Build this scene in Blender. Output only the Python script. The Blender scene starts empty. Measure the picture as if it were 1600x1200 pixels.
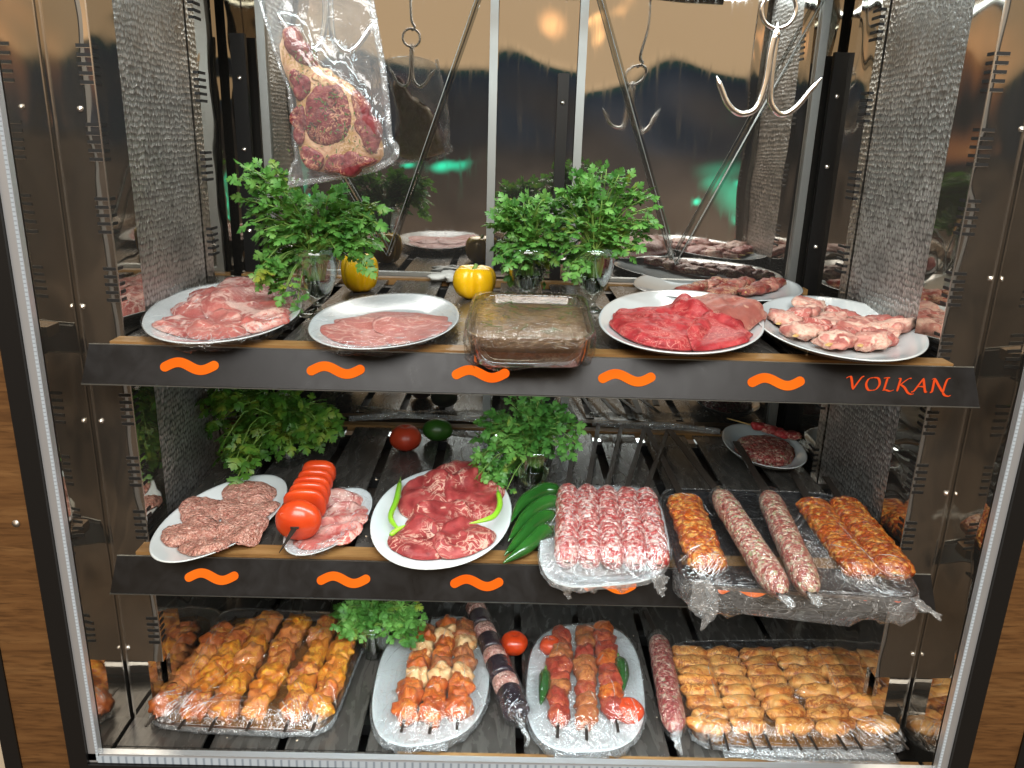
import bpy, math, random
import numpy as np
from mathutils import Vector, Matrix
from mathutils.bvhtree import BVHTree
S = bpy.context.scene
C = S.collection
PI = math.pi
# ------------------------------------------------------------------ camera
F_PX, PITCH, YAW, ROLL = 1245.7, 0.3003, -0.0129, 0.0302
CAM = np.array([-0.0488, -1.2506, 0.3236])
_fw = np.array([-math.sin(YAW)*math.cos(PITCH), math.cos(YAW)*math.cos(PITCH), -math.sin(PITCH)])
_r = np.array([math.cos(YAW), math.sin(YAW), 0.0]); _u = np.cross(_r, _fw)
_r2 = math.cos(ROLL)*_r + math.sin(ROLL)*_u; _u2 = -math.sin(ROLL)*_r + math.cos(ROLL)*_u
cd = bpy.data.cameras.new('camera'); cam = bpy.data.objects.new('camera', cd); C.objects.link(cam)
M = Matrix.Identity(4)
for i in range(3):
    M[i][0] = _r2[i]; M[i][1] = _u2[i]; M[i][2] = -_fw[i]; M[i][3] = CAM[i]
cam.matrix_world = M
cd.lens = F_PX/1600*36; cd.sensor_width = 36; cd.clip_start = 0.02; cd.clip_end = 100
S.camera = cam
def at(px, py, z=None, Y=None, X=None):
    d = _fw*F_PX + _r2*(px-800) - _u2*(py-600)
    if z is not None: t = (z-CAM[2])/d[2]
    elif Y is not None: t = (Y-CAM[1])/d[1]
    else: t = (X-CAM[0])/d[0]
    return CAM + d*t
# ------------------------------------------------------------------ world: the dim restaurant around the cabinet
W = bpy.data.worlds.new('World'); S.world = W; W.use_nodes = True
nt = W.node_tree; nt.nodes.clear()
def wn(t, **k):
    n = nt.nodes.new(t)
    for a, b in k.items(): setattr(n, a, b)
    return n
wo = wn('ShaderNodeOutputWorld'); bg = wn('ShaderNodeBackground'); nt.links.new(bg.outputs[0], wo.inputs[0])
tc = wn('ShaderNodeTexCoord'); sx = wn('ShaderNodeSeparateXYZ'); nt.links.new(tc.outputs['Generated'], sx.inputs[0])
rp = wn('ShaderNodeValToRGB'); e = rp.color_ramp.elements
mr = wn('ShaderNodeMapRange'); mr.inputs[1].default_value = -0.6; mr.inputs[2].default_value = 0.6
nz = wn('ShaderNodeTexNoise'); nz.inputs['Scale'].default_value = 6; nt.links.new(tc.outputs['Generated'], nz.inputs['Vector'])
ma = wn('ShaderNodeMath', operation='MULTIPLY_ADD'); ma.inputs[1].default_value = 0.03; nt.links.new(nz.outputs[0], ma.inputs[0]); nt.links.new(sx.outputs[2], ma.inputs[2])
nt.links.new(ma.outputs[0], mr.inputs[0]); nt.links.new(mr.outputs[0], rp.inputs[0])
e[0].position = 0.0; e[0].color = (.13, .09, .06, 1)
e[1].position = 1.0; e[1].color = (.80, .60, .38, 1)
for pz, col in ((.42, (.14, .10, .07, 1)), (.515, (.060, .050, .044, 1)), (.56, (.022, .036, .058, 1)), (.5665, (.030, .075, .062, 1)), (.572, (1.05, .74, .43, 1)), (.75, (1.1, .80, .50, 1))):
    q = rp.color_ramp.elements.new(pz); q.color = col
n2 = wn('ShaderNodeTexNoise'); n2.inputs['Scale'].default_value = 4.5; n2.inputs['Detail'].default_value = 4; nt.links.new(tc.outputs['Generated'], n2.inputs['Vector'])
r2 = wn('ShaderNodeMapRange'); r2.inputs[1].default_value = .36; r2.inputs[2].default_value = .66; r2.inputs[3].default_value = .35; r2.inputs[4].default_value = 2.3; nt.links.new(n2.outputs[0], r2.inputs[0])
vm = wn('ShaderNodeVectorMath', operation='SCALE'); nt.links.new(rp.outputs[0], vm.inputs[0]); nt.links.new(r2.outputs[0], vm.inputs['Scale'])
mk = wn('ShaderNodeMapRange'); mk.inputs[1].default_value = .055; mk.inputs[2].default_value = .10; nt.links.new(ma.outputs[0], mk.inputs[0])
mm = wn('ShaderNodeMix', data_type='RGBA'); nt.links.new(mk.outputs[0], mm.inputs[0]); nt.links.new(vm.outputs[0], mm.inputs[6]); nt.links.new(rp.outputs[0], mm.inputs[7])
last = mm.outputs[2]
def wspot(px, py, Yb, col, sharp, X=None):
    """a coloured lamp of the room, placed where its mirror image in the back doors is seen"""
    global last
    P = at(px, py, Y=Yb) if X is None else at(px, py, X=X); d = P-CAM; d = np.array([d[0], -d[1], d[2]]) if X is None else np.array([-d[0], d[1], d[2]]); d /= np.linalg.norm(d)
    dp = wn('ShaderNodeVectorMath', operation='DOT_PRODUCT'); dp.inputs[1].default_value = d
    nrm = wn('ShaderNodeVectorMath', operation='NORMALIZE'); nt.links.new(tc.outputs['Generated'], nrm.inputs[0]); nt.links.new(nrm.outputs[0], dp.inputs[0])
    m2 = wn('ShaderNodeMapRange'); m2.inputs[1].default_value = math.cos(sharp); m2.inputs[2].default_value = 1; nt.links.new(dp.outputs['Value'], m2.inputs[0])
    pw = wn('ShaderNodeMath', operation='POWER'); pw.inputs[1].default_value = 2.5; nt.links.new(m2.outputs[0], pw.inputs[0])
    mx = wn('ShaderNodeMix', data_type='RGBA', blend_type='ADD'); mx.inputs[7].default_value = (*col, 1)
    nt.links.new(pw.outputs[0], mx.inputs[0]); nt.links.new(last, mx.inputs[6]); last = mx.outputs[2]
wspot(868, 40, .629, (2.4, 1.1, .4), .022)
wspot(925, 20, .629, (3.5, 1.7, .6), .012)
wspot(412, 45, .629, (2.0, .9, .35), .03)
wspot(1582, 34, 0., (5., 2.2, .8), .016)
wspot(1538, 46, 0., (2., 1., .4), .010)
wspot(70, 60, 0., (.9, .35, .10), .07)
wspot(1590, 110, 0., (.8, .32, .10), .06)
for gx, gy, gi, gr in ((640, 245, .8, .012), (690, 258, 1.0, .018), (712, 262, .6, .014), (1130, 250, .22, .04), (1150, 310, .45, .03), (1120, 285, .35, .022), (1165, 335, 1.3, .010), (1097, 322, 1.3, .007), (1145, 342, 1.2, .009), (1160, 290, .9, .010)):
    wspot(gx, gy, .629, (.02*gi, 2.3*gi, 1.3*gi), gr)
for az, el, cc, sh in ((-62, 14, (2.5, 1.0, .35), .14), (62, 15, (2.5, 1.0, .35), .10), (-50, 3, (0, .3, .16), .04), (66, 22, (3.5, 1.8, .8), .04)):
    a_ = math.radians(az); b_ = math.radians(el)
    d_ = np.array([math.sin(a_)*math.cos(b_), math.cos(a_)*math.cos(b_), math.sin(b_)])
    P_ = CAM+d_; 
    dd = np.array([d_[0], -d_[1], d_[2]])
    dp = wn('ShaderNodeVectorMath', operation='DOT_PRODUCT'); dp.inputs[1].default_value = dd
    nrm = wn('ShaderNodeVectorMath', operation='NORMALIZE'); nt.links.new(tc.outputs['Generated'], nrm.inputs[0]); nt.links.new(nrm.outputs[0], dp.inputs[0])
    m2 = wn('ShaderNodeMapRange'); m2.inputs[1].default_value = math.cos(sh); m2.inputs[2].default_value = 1; nt.links.new(dp.outputs['Value'], m2.inputs[0])
    mx = wn('ShaderNodeMix', data_type='RGBA', blend_type='ADD'); mx.inputs[7].default_value = (*cc, 1)
    nt.links.new(m2.outputs[0], mx.inputs[0]); nt.links.new(last, mx.inputs[6]); last = mx.outputs[2]
nt.links.new(last, bg.inputs[0]); bg.inputs[1].default_value = 0.8
# ------------------------------------------------------------------ lights: the LED strips of the cabinet, plus an added room fill
def area(name, loc, direc, sx_, sy_, power, col=(.82, .96, 1.0)):
    l = bpy.data.lights.new(name, 'AREA'); l.shape = 'RECTANGLE'; l.size = sx_; l.size_y = sy_; l.energy = power; l.color = col
    o = bpy.data.objects.new(name, l); C.objects.link(o); o.location = loc
    z = -Vector(direc).normalized(); x = Vector((1, 0, 0)) if abs(direc[0]) < .5 else Vector((0, 0, 1))
    y = z.cross(x).normalized(); x = y.cross(z)
    o.matrix_world = Matrix.Translation(loc) @ Matrix((x, y, z)).transposed().to_4x4()
    return o
area('room_fill', (0, -3.2, 2.6), (0, 3.2, -2.4), 3.2, 1.6, 225, (1., .98, .95))  # soft fill added before the cabinet to brighten wood and fronts
area('led_light', (0, -.10, .74), (0, .30, -1), 1.30, .05, 6.0)
area('led_light', (0, -.085, -.075), (0, .42, -1), .86, .02, 2.3)
area('led_light', (0, -.085, -.44), (0, .35, -1), .86, .02, 2.4)
area('led_light', (0, -.12, -.695), (0, .9, .35), 1.0, .018, .7)
S.view_settings.view_transform = 'Standard'; S.view_settings.look = 'None'
S.view_settings.exposure = 0.0; S.view_settings.gamma = 1; S.view_settings.use_curve_mapping = False
cy = S.cycles
cy.max_bounces = 8; cy.diffuse_bounces = 3; cy.glossy_bounces = 5; cy.transmission_bounces = 6; cy.transparent_max_bounces = 16
cy.caustics_reflective = False; cy.caustics_refractive = False; cy.sample_clamp_indirect = 4
cy.use_denoising = True
# ------------------------------------------------------------------ helpers
rng = np.random.RandomState(7)
def vnoise(P, s, seed=0):
    P = np.asarray(P, float)/s + 1000.0 + seed*17.31
    i = np.floor(P).astype(np.int64); f = P-i; f = f*f*(3-2*f)
    def h(a, b, c):
        n = (a*73856093) ^ (b*19349663) ^ (c*83492791) ^ (seed*2654435)
        n = (n ^ (n >> 13))*1274126177 & 0x7fffffff
        n = (n ^ (n >> 16)) & 0xffff
        return n/32767.5-1
    r = 0
    for dx in (0, 1):
        wx = f[..., 0] if dx else 1-f[..., 0]
        for dy in (0, 1):
            wy = f[..., 1] if dy else 1-f[..., 1]
            for dz in (0, 1):
                wz = f[..., 2] if dz else 1-f[..., 2]
                r = r + wx*wy*wz*h(i[..., 0]+dx, i[..., 1]+dy, i[..., 2]+dz)
    return r
def fbm(P, s, seed=0, o=3):
    r = 0; a = 1; t = 0
    for k in range(o): r = r+a*vnoise(P, s/2**k, seed+k*5); t += a; a *= .5
    return r/t
WL = {}
def tag(o, label=None, cat=None, group=None, kind=None):
    if label: o['label'] = label
    if cat: o['category'] = cat
    if group: o['group'] = group
    if kind: o['kind'] = kind
    return o
def add(name, V, F, mat, parent=None, smooth=True):
    V = np.asarray(V, float)
    c = (V.min(0)+V.max(0))/2; c[2] = V[:, 2].min()
    me = bpy.data.meshes.new(name); me.from_pydata((V-c).tolist(), [], F)
    if smooth: me.polygons.foreach_set('use_smooth', [True]*len(me.polygons))
    me.materials.append(mat); me.update()
    o = bpy.data.objects.new(name, me); C.objects.link(o); o.location = c; WL[o.name] = Vector(c)
    if parent is not None:
        o.parent = parent; o.matrix_parent_inverse = Matrix.Translation(-WL[parent.name])
    return o
def empty(name, loc, *t, **k):
    o = bpy.data.objects.new(name, None); C.objects.link(o); o.location = Vector(loc); o.empty_display_size = .05
    WL[o.name] = Vector(loc); tag(o, *t, **k); return o
class MB:
    def __init__(s): s.V = []; s.F = []
    def put(s, V, F):
        n = len(s.V); s.V += [tuple(v) for v in V]; s.F += [tuple(i+n for i in f) for f in F]; return s
    def box(s, a, b, bev=0):
        x0, y0, z0 = np.minimum(a, b); x1, y1, z1 = np.maximum(a, b)
        V = [(x0,y0,z0),(x1,y0,z0),(x1,y1,z0),(x0,y1,z0),(x0,y0,z1),(x1,y0,z1),(x1,y1,z1),(x0,y1,z1)]
        return s.put(V, [(0,3,2,1),(4,5,6,7),(0,1,5,4),(1,2,6,5),(2,3,7,6),(3,0,4,7)])
    def tube(s, pts, r, n=8, cap=True):
        V, F = tube(pts, r, n); return s.put(V, F)
    def build(s, name, mat, parent=None, smooth=False): return add(name, s.V, s.F, mat, parent, smooth)
def loft(R, close0=True, close1=True, ring=True):
    R = np.asarray(R, float); m, n = R.shape[:2]
    V = R.reshape(-1, 3); F = []
    for i in range(m-1):
        for j in range(n if ring else n-1):
            k = (j+1) % n; F.append((i*n+j, i*n+k, (i+1)*n+k, (i+1)*n+j))
    if close0: F.append(tuple(range(n))[::-1])
    if close1: F.append(tuple((m-1)*n+j for j in range(n)))
    return V, F
def frames(P):
    P = np.asarray(P, float); T = np.gradient(P, axis=0); T /= np.linalg.norm(T, axis=1)[:, None]+1e-12
    up = np.array([0, 0, 1.]) if abs(T[0][2]) < .9 else np.array([0, 1., 0])
    A = []; B = []
    a = np.cross(up, T[0]); a /= np.linalg.norm(a)
    for t in T:
        a = a-t*np.dot(a, t); a /= np.linalg.norm(a)+1e-12; A.append(a); B.append(np.cross(t, a))
    return T, np.array(A), np.array(B)
def tube(pts, r, n=8, flat=1.0):
    P = np.asarray(pts, float); T, A, B = frames(P)
    r = np.broadcast_to(np.asarray(r, float), (len(P),))
    th = np.arange(n)/n*2*PI
    R = P[:, None]+(A[:, None]*np.cos(th)[None, :, None]+B[:, None]*np.sin(th)[None, :, None]*flat)*r[:, None, None]
    return loft(R)
def resample(pts, m):
    P = np.asarray(pts, float); 
    # Catmull-Rom
    Q = np.vstack([2*P[0]-P[1], P, 2*P[-1]-P[-2]]); out = []
    k = len(P)-1
    for t in np.linspace(0, k-1e-6, m):
        i = int(t); u = t-i; a, b, c, d = Q[i], Q[i+1], Q[i+2], Q[i+3]
        out.append(.5*((2*b)+(c-a)*u+(2*a-5*b+4*c-d)*u*u+(3*b-a-3*c+d)*u**3))
    return np.array(out)
def lathe(prof, c, n=32):
    th = np.arange(n)/n*2*PI; c = np.asarray(c, float)
    R = [[(c[0]+r*math.cos(t), c[1]+r*math.sin(t), c[2]+z) for t in th] for r, z in prof]
    return loft(R)
def lineup(a, b, m): return np.linspace(a, b, m)
# ------------------------------------------------------------------ materials
def mat(name):
    m = bpy.data.materials.new(name); m.use_nodes = True; m.node_tree.nodes.clear(); return m
class N:
    def __init__(s, m): s.t = m.node_tree; s.m = m
    def n(s, ty, ins=None, **k):
        x = s.t.nodes.new(ty)
        for a, b in k.items(): setattr(x, a, b)
        for a, b in (ins or {}).items(): s.set(x, a, b)
        return x
    def set(s, x, a, b):
        if isinstance(b, bpy.types.NodeSocket): s.t.links.new(b, x.inputs[a])
        else:
            if isinstance(b, (tuple, list)) and len(b) == 3 and x.inputs[a].type == 'RGBA': b = (*b, 1)
            x.inputs[a].default_value = b
    def coord(s, rnd=True, stretch=None):
        t = s.n('ShaderNodeTexCoord').outputs['Object']
        if rnd:
            oi = s.n('ShaderNodeObjectInfo').outputs['Random']
            sc = s.n('ShaderNodeVectorMath', {0: oi, 1: (13., 7., 5.)}, operation='MULTIPLY').outputs[0]
            t = s.n('ShaderNodeVectorMath', {0: t, 1: sc}, operation='ADD').outputs[0]
        if stretch: t = s.n('ShaderNodeMapping', {'Vector': t, 'Scale': stretch}).outputs[0]
        return t
    def noise(s, co, sc, det=3, dist=0, rough=.5): return s.n('ShaderNodeTexNoise', {'Vector': co, 'Scale': sc, 'Detail': det, 'Distortion': dist, 'Roughness': rough}).outputs[0]
    def vor(s, co, sc, out='Distance', feature='F1'): return s.n('ShaderNodeTexVoronoi', {'Vector': co, 'Scale': sc}, feature=feature).outputs[out]
    def ramp(s, f, st, interp='LINEAR'):
        r = s.n('ShaderNodeValToRGB', {0: f}); r.color_ramp.interpolation = interp
        el = r.color_ramp.elements
        while len(el) < len(st): el.new(.5)
        for x, (p, c) in zip(el, st): x.position = p; x.color = (*c, 1) if len(c) == 3 else c
        return r.outputs[0]
    def gray(s, f, a, b): return s.ramp(f, [(a, (0, 0, 0)), (b, (1, 1, 1))])
    def mix(s, f, a, b, bt='MIX'):
        x = s.n('ShaderNodeMix', data_type='RGBA', blend_type=bt); s.set(x, 0, f); s.set(x, 6, a); s.set(x, 7, b); return x.outputs[2]
    def math(s, op, a, b=0.): return s.n('ShaderNodeMath', {0: a, 1: b}, operation=op).outputs[0]
    def bump(s, h, st=.5, d=.002, nrm=None):
        i = {'Height': h, 'Strength': st, 'Distance': d}
        if nrm is not None: i['Normal'] = nrm
        return s.n('ShaderNodeBump', i).outputs[0]
    def pbr(s, **k):
        p = s.n('ShaderNodeBsdfPrincipled', {a.replace('_', ' '): b for a, b in k.items()}); s.out(p.outputs[0]); return p
    def out(s, x): s.t.links.new(x, s.n('ShaderNodeOutputMaterial').inputs[0])
def simple(name, col, rough=.5, metal=0., **k):
    m = mat(name); n = N(m); n.pbr(Base_Color=(*col, 1), Roughness=rough, Metallic=metal, **k); return m
def steel(name, base, rough, wav=0., wsc=3., met=1., streak=0.):
    m = mat(name); n = N(m); co = n.coord(False)
    sm = n.noise(co, 9, 4); r = n.n('ShaderNodeMapRange', {0: sm, 3: rough, 4: rough+.04}).outputs[0]
    k = dict(Base_Color=(*base, 1), Metallic=met, Roughness=r)
    if streak:
        q = n.noise(n.coord(False, stretch=(14, 1, 1.6)), 5, 5, .8); k['Roughness'] = n.n('ShaderNodeMapRange', {0: q, 1: .45, 2: .75, 3: rough, 4: rough+streak}).outputs[0]
    if wav: k['Normal'] = n.bump(n.noise(co, wsc, 1, .6), 1., wav)
    n.pbr(**k); return m
m_pol = steel('polished_steel', (.50, .47, .42), .025, .008, 4, .965, .05)
m_post = steel('post_steel', (.50, .47, .42), .025, .005, 5, .965, .05)
m_mirror = steel('mirror_steel', (.52, .50, .47), .012, .010, 2.2, .97, .07)
m_alu = steel('aluminium', (.40, .43, .43), .38)
m_galv = steel('bright_steel', (.75, .73, .70), .18)
m_slot = simple('slot_dark', (.004, .004, .004), .6)
m_blocker = simple('brown_blocker', (.045, .034, .026), .6)  # for the added light blocker under the slats
m_black = simple('black_frame', (.008, .008, .008), .35)
m_chan = simple('channel_steel', (.58, .60, .62), .28, .6)
def embossed():
    m = mat('embossed_steel'); n = N(m); co = n.coord(False)
    a = n.n('ShaderNodeMapping', {'Vector': co, 'Scale': (1, 190, 95)}).outputs[0]
    w = n.noise(co, 30, 2, 0); jit = n.n('ShaderNodeVectorMath', {0: a, 1: n.n('ShaderNodeCombineXYZ', {2: n.math('MULTIPLY', w, 1.1)}).outputs[0]}, operation='ADD').outputs[0]
    v = n.n('ShaderNodeTexVoronoi', {'Vector': jit, 'Scale': 1.0, 'Randomness': .45}, feature='F1').outputs['Distance']
    cel = n.gray(v, .1, .55)
    dn = n.bump(cel, .8, .0022); dn = n.bump(n.noise(co, 40, 2), .5, .0015, dn)
    tone = n.ramp(n.noise(co, 9, 3), [(.3, (.50, .51, .50)), (.7, (.85, .86, .85))])
    n.pbr(Base_Color=n.mix(n.gray(v, .35, .7), tone, (.22, .22, .21)), Metallic=.85, Roughness=.30, Normal=dn); return m
m_emb = embossed()
def wood(name, c1, c2, c3, axis='z', sc=1.):
    m = mat(name); n = N(m); st = {'z': (9, 9, 1.2), 'x': (1.2, 12, 12), 'y': (9, 1.2, 9)}[axis]
    co = n.coord(False, stretch=st); g = n.noise(co, 4*sc, 6, 1.2, .62); g2 = n.noise(co, 22*sc, 4, .4)
    c = n.ramp(g, [(.25, c1), (.5, c2), (.78, c3)]); c = n.mix(n.gray(g2, .5, .8), c, c1)
    n.pbr(Base_Color=c, Roughness=.42, Normal=n.bump(g2, .15, .001)); return m
m_oak = wood('oak_laminate', (.055, .024, .008), (.14, .066, .022), (.21, .11, .040), 'x', .8)
m_strip = wood('wood_edge', (.16, .08, .025), (.27, .145, .05), (.34, .20, .08), 'x')
m_wall = simple('cream_wall', (.50, .42, .31), .8)
def slatm():
    m = mat('slat_metal'); n = N(m); co = n.coord(False, stretch=(3, .7, 1)); a = n.noise(co, 14, 5, 1.4); b = n.noise(n.coord(False), 240, 2)
    n.pbr(Base_Color=n.ramp(a, [(.3, (.045, .042, .038)), (.7, (.115, .108, .098))]), Metallic=.35, Roughness=n.n('ShaderNodeMapRange', {0: a, 3: .15, 4: .38}).outputs[0], Normal=n.bump(b, .12, .001)); return m
m_slat = slatm()
def fasc():
    m = mat('fascia_black'); n = N(m); a = n.noise(n.coord(False), 22, 5, 1.2)
    n.pbr(Base_Color=n.ramp(a, [(.35, (.004, .004, .0045)), (.75, (.012, .012, .013))]), Roughness=n.n('ShaderNodeMapRange', {0: a, 3: .20, 4: .45}).outputs[0], Specular_IOR_Level=.22); return m
m_fas = fasc()
def emis(name, col, st):
    m = mat(name); n = N(m); n.out(n.n('ShaderNodeEmission', {'Color': (*col, 1), 'Strength': st}).outputs[0]); return m
def orange():
    m = mat('orange_backlit'); n = N(m); a = n.noise(n.coord(True), 9, 2)
    n.out(n.n('ShaderNodeEmission', {'Color': n.ramp(a, [(.3, (1, .13, .008)), (.75, (1, .21, .015))]), 'Strength': 1.05}).outputs[0]); return m
m_org = orange()
m_orgred = emis('orange_lettering', (1, .10, .02), .85)
def led(ax):
    m = mat('led_diffuser'); n = N(m); x = n.n('ShaderNodeSeparateXYZ', {0: n.n('ShaderNodeTexCoord').outputs['Object']}).outputs[ax]
    f = n.math('FRACT', n.math('MULTIPLY', x, 75 if ax == 0 else 160)); g = n.gray(n.math('ABSOLUTE', n.math('SUBTRACT', f, .5)), .30, .42)
    c = n.mix(g, (.95, 1, 1), (.52, .57, .60) if ax == 0 else (.62, .64, .62))
    n.out(n.n('ShaderNodeEmission', {'Color': c, 'Strength': .5 if ax == 0 else .55}).outputs[0]); return m
m_ledh = led(0); m_ledv = led(2)
def porcelain():
    m = mat('white_porcelain'); n = N(m); a = n.noise(n.coord(), 12, 2)
    n.pbr(Base_Color=n.ramp(a, [(.3, (.62, .68, .69)), (.7, (.67, .72, .73))]), Roughness=.12, Coat_Weight=.3, Coat_Roughness=.05); return m
m_plate = porcelain()
def raw(name, dark, mid, light, fat, scale=22, thr=.06, patch=.66, rough=.30, fine=1., seed=0):
    """raw meat: muscle tone varies, ridged noise gives veins of fat, wide noise gives fat patches"""
    m = mat(name); n = N(m); co = n.coord()
    a = n.noise(co, scale, 4, 1.0); base = n.ramp(a, [(.30, dark), (.5, mid), (.72, light)])
    r = n.math('ABSOLUTE', n.math('SUBTRACT', n.noise(co, scale*1.35, 4, 1.7, .55), .5))
    vein = n.ramp(r, [(0, (1, 1, 1)), (thr*.35, (.75, .75, .75)), (thr, (0, 0, 0))])
    pt = n.gray(n.noise(co, scale*.8, 3, 1.2), patch, patch+.06)
    fm = n.math('MAXIMUM', n.math('MULTIPLY', vein, n.gray(n.noise(co, scale*.55, 2), .42, .56)), pt)
    st = n.noise(n.coord(True, (1, 3, 1)), 210, 3, .6)
    c = n.mix(fm, base, fat); c = n.mix(n.math('MULTIPLY', n.gray(st, .5, .75), .28*fine), c, light)
    b = n.bump(st, .35, .0012); b = n.bump(a, .5, .004, b)
    n.pbr(Base_Color=c, Roughness=n.n('ShaderNodeMapRange', {0: st, 3: rough+.02, 4: rough+.26}).outputs[0], Normal=b, Specular_IOR_Level=.30, Subsurface_Weight=.08, Subsurface_Radius=(.01, .003, .002), Subsurface_Scale=.4)
    return m
FATP = (.72, .46, .38); FATY = (.74, .50, .27)
m_lamb = raw('lamb_meat', (.26, .045, .040), (.38, .085, .075), (.50, .16, .13), (.70, .46, .40), 24, .07, .60)
m_lamb2 = raw('pale_pink_meat', (.33, .075, .065), (.43, .12, .10), (.52, .18, .15), (.70, .44, .37), 16, .035, .70)
m_beefred = raw('red_beef', (.20, .012, .016), (.34, .026, .032), (.44, .055, .055), (.55, .20, .17), 48, .035, .80)
m_beefdark = raw('beef_outside', (.20, .05, .04), (.30, .09, .07), (.42, .17, .13), (.55, .33, .24), 22, .05, .66)
m_marb = raw('marbled_beef', (.15, .018, .018), (.27, .036, .036), (.37, .075, .068), (.64, .40, .31), 26, .05, .665)
m_lambsk = raw('lamb_roll_meat', (.28, .07, .06), (.46, .17, .14), (.60, .29, .23), (.72, .48, .38), 34, .16, .54)
m_darksk = raw('dark_beef_cubes', (.13, .02, .018), (.22, .045, .035), (.32, .09, .07), (.55, .36, .22), 50, .07, .68)
m_eye = raw('aged_muscle', (.085, .012, .014), (.15, .022, .028), (.22, .045, .045), (.50, .27, .16), 60, .045, .76)
m_fat = raw('steak_fat', (.40, .20, .12), (.54, .33, .21), (.62, .42, .28), (.34, .20, .06), 50, .10, .66)
m_bone = raw('steak_edge', (.22, .05, .04), (.40, .15, .09), (.58, .36, .20), (.66, .5, .3), 45, .12, .55)
m_bacon = raw('streaky_meat', (.34, .04, .035), (.46, .10, .085), (.56, .22, .18), (.74, .50, .43), 30, .12, .60)
m_chick = raw('marinated_chicken', (.36, .07, .008), (.58, .17, .018), (.66, .26, .035), (.74, .38, .035), 40, .08, .64, .22)
m_chick2 = raw('pink_chicken', (.42, .11, .03), (.58, .19, .055), (.62, .26, .085), (.72, .34, .04), 40, .06, .66, .22)
m_chick3 = raw('reddish_chicken', (.30, .05, .012), (.46, .11, .025), (.56, .18, .05), (.70, .34, .06), 46, .07, .64, .22)
m_dkcube = raw('marinated_beef_cube', (.24, .030, .006), (.42, .075, .012), (.54, .14, .02), (.64, .22, .03), 45, .06, .70, .22)
m_fatcube = raw('fat_cube', (.58, .30, .12), (.72, .48, .24), (.78, .58, .34), (.64, .26, .06), 50, .08, .66, .22)
m_redcube = raw('red_marinated_cube', (.19, .018, .012), (.30, .036, .020), (.38, .065, .030), (.48, .14, .05), 45, .06, .70, .22)
m_browncube = raw('brown_marinated_cube', (.20, .045, .014), (.32, .09, .030), (.42, .15, .05), (.5, .2, .06), 45, .06, .70, .22)
m_wing = raw('marinated_wing', (.50, .13, .018), (.70, .33, .085), (.78, .47, .17), (.26, .045, .008), 44, .075, .63, .22)  # dark veins give brown spots and paint in the shading of gaps
def mince(name, cols, sc=190, rough=.35, bumpd=.004):
    m = mat(name); n = N(m); co = n.coord(); w = n.n('ShaderNodeVectorMath', {0: co, 1: n.n('ShaderNodeTexNoise', {'Vector': co, 'Scale': 90.}).outputs[1]}, operation='ADD')
    wv = n.n('ShaderNodeMix', data_type='VECTOR'); n.set(wv, 0, .010); n.set(wv, 4, co); n.set(wv, 5, n.n('ShaderNodeTexNoise', {'Vector': co, 'Scale': 120., 'Detail': 3.}).outputs[1]); co2 = wv.outputs[1]
    v = n.n('ShaderNodeTexVoronoi', {'Vector': co2, 'Scale': sc}); v2 = n.n('ShaderNodeTexVoronoi', {'Vector': co2, 'Scale': sc*1.9})
    k = n.n('ShaderNodeSeparateColor', {0: v.outputs['Color']}).outputs[0]; k2 = n.n('ShaderNodeSeparateColor', {0: v2.outputs['Color']}).outputs[1]
    f = n.math('ADD', n.math('MULTIPLY', k, .6), n.math('MULTIPLY', k2, .4))
    c = n.ramp(f, [(p, q) for p, q in cols])
    c = n.mix(n.math('MULTIPLY', n.gray(v.outputs['Distance'], .3, .8), .45), c, tuple(x*.45 for x in cols[0][1]))
    b = n.bump(v.outputs['Distance'], .9, -bumpd); b = n.bump(n.noise(co, 300, 2), .4, .001, b)
    n.pbr(Base_Color=c, Roughness=rough, Normal=b, Specular_IOR_Level=.6); return m
m_mince = mince('red_white_mince', [(.25, (.40, .030, .030)), (.42, (.55, .09, .08)), (.55, (.68, .30, .26)), (.72, (.82, .66, .60))], 150, .3)
m_kofte = mince('kofte_mince', [(.2, (.44, .17, .13)), (.5, (.60, .30, .23)), (.75, (.66, .38, .30)), (.9, (.74, .50, .42))], 220)
m_adana = mince('orange_mince', [(.25, (.34, .045, .006)), (.45, (.52, .10, .010)), (.62, (.64, .20, .022)), (.8, (.74, .38, .09))], 125, .3)
m_saus = mince('herbed_mince', [(.2, (.30, .05, .04)), (.45, (.46, .16, .12)), (.6, (.60, .42, .30)), (.75, (.74, .64, .50)), (.92, (.20, .26, .06))], 165, .30)
m_saus2 = mince('red_herbed_mince', [(.2, (.28, .03, .03)), (.45, (.40, .09, .075)), (.65, (.54, .30, .24)), (.85, (.70, .58, .46)), (.95, (.18, .26, .06))], 165, .30)
m_pinkm = mince('pink_mince', [(.2, (.40, .14, .11)), (.5, (.55, .28, .23)), (.8, (.70, .48, .40))], 190)
def skin(name, a, b, rough=.18, sc=12, spec=.6):
    m = mat(name); n = N(m); co = n.coord(); f = n.noise(co, sc, 3, .5)
    n.pbr(Base_Color=n.ramp(f, [(.3, a), (.7, b)]), Roughness=n.n('ShaderNodeMapRange', {0: n.noise(co, 60, 2), 3: rough, 4: rough+.12}).outputs[0], Normal=n.bump(n.noise(co, 45, 2), .12, .002), Subsurface_Weight=.12, Subsurface_Radius=(.01, .005, .002), Subsurface_Scale=.5, Specular_IOR_Level=spec); return m
m_yel = skin('yellow_pepper_skin', (.75, .42, .004), (.84, .52, .01))
m_tom = skin('tomato_skin', (.48, .034, .007), (.62, .065, .012))
m_tomd = skin('dark_tomato_skin', (.36, .03, .012), (.50, .06, .02), .3)
m_tomc = skin('tomato_cut', (.66, .09, .03), (.74, .18, .08), .25, 60)
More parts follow.
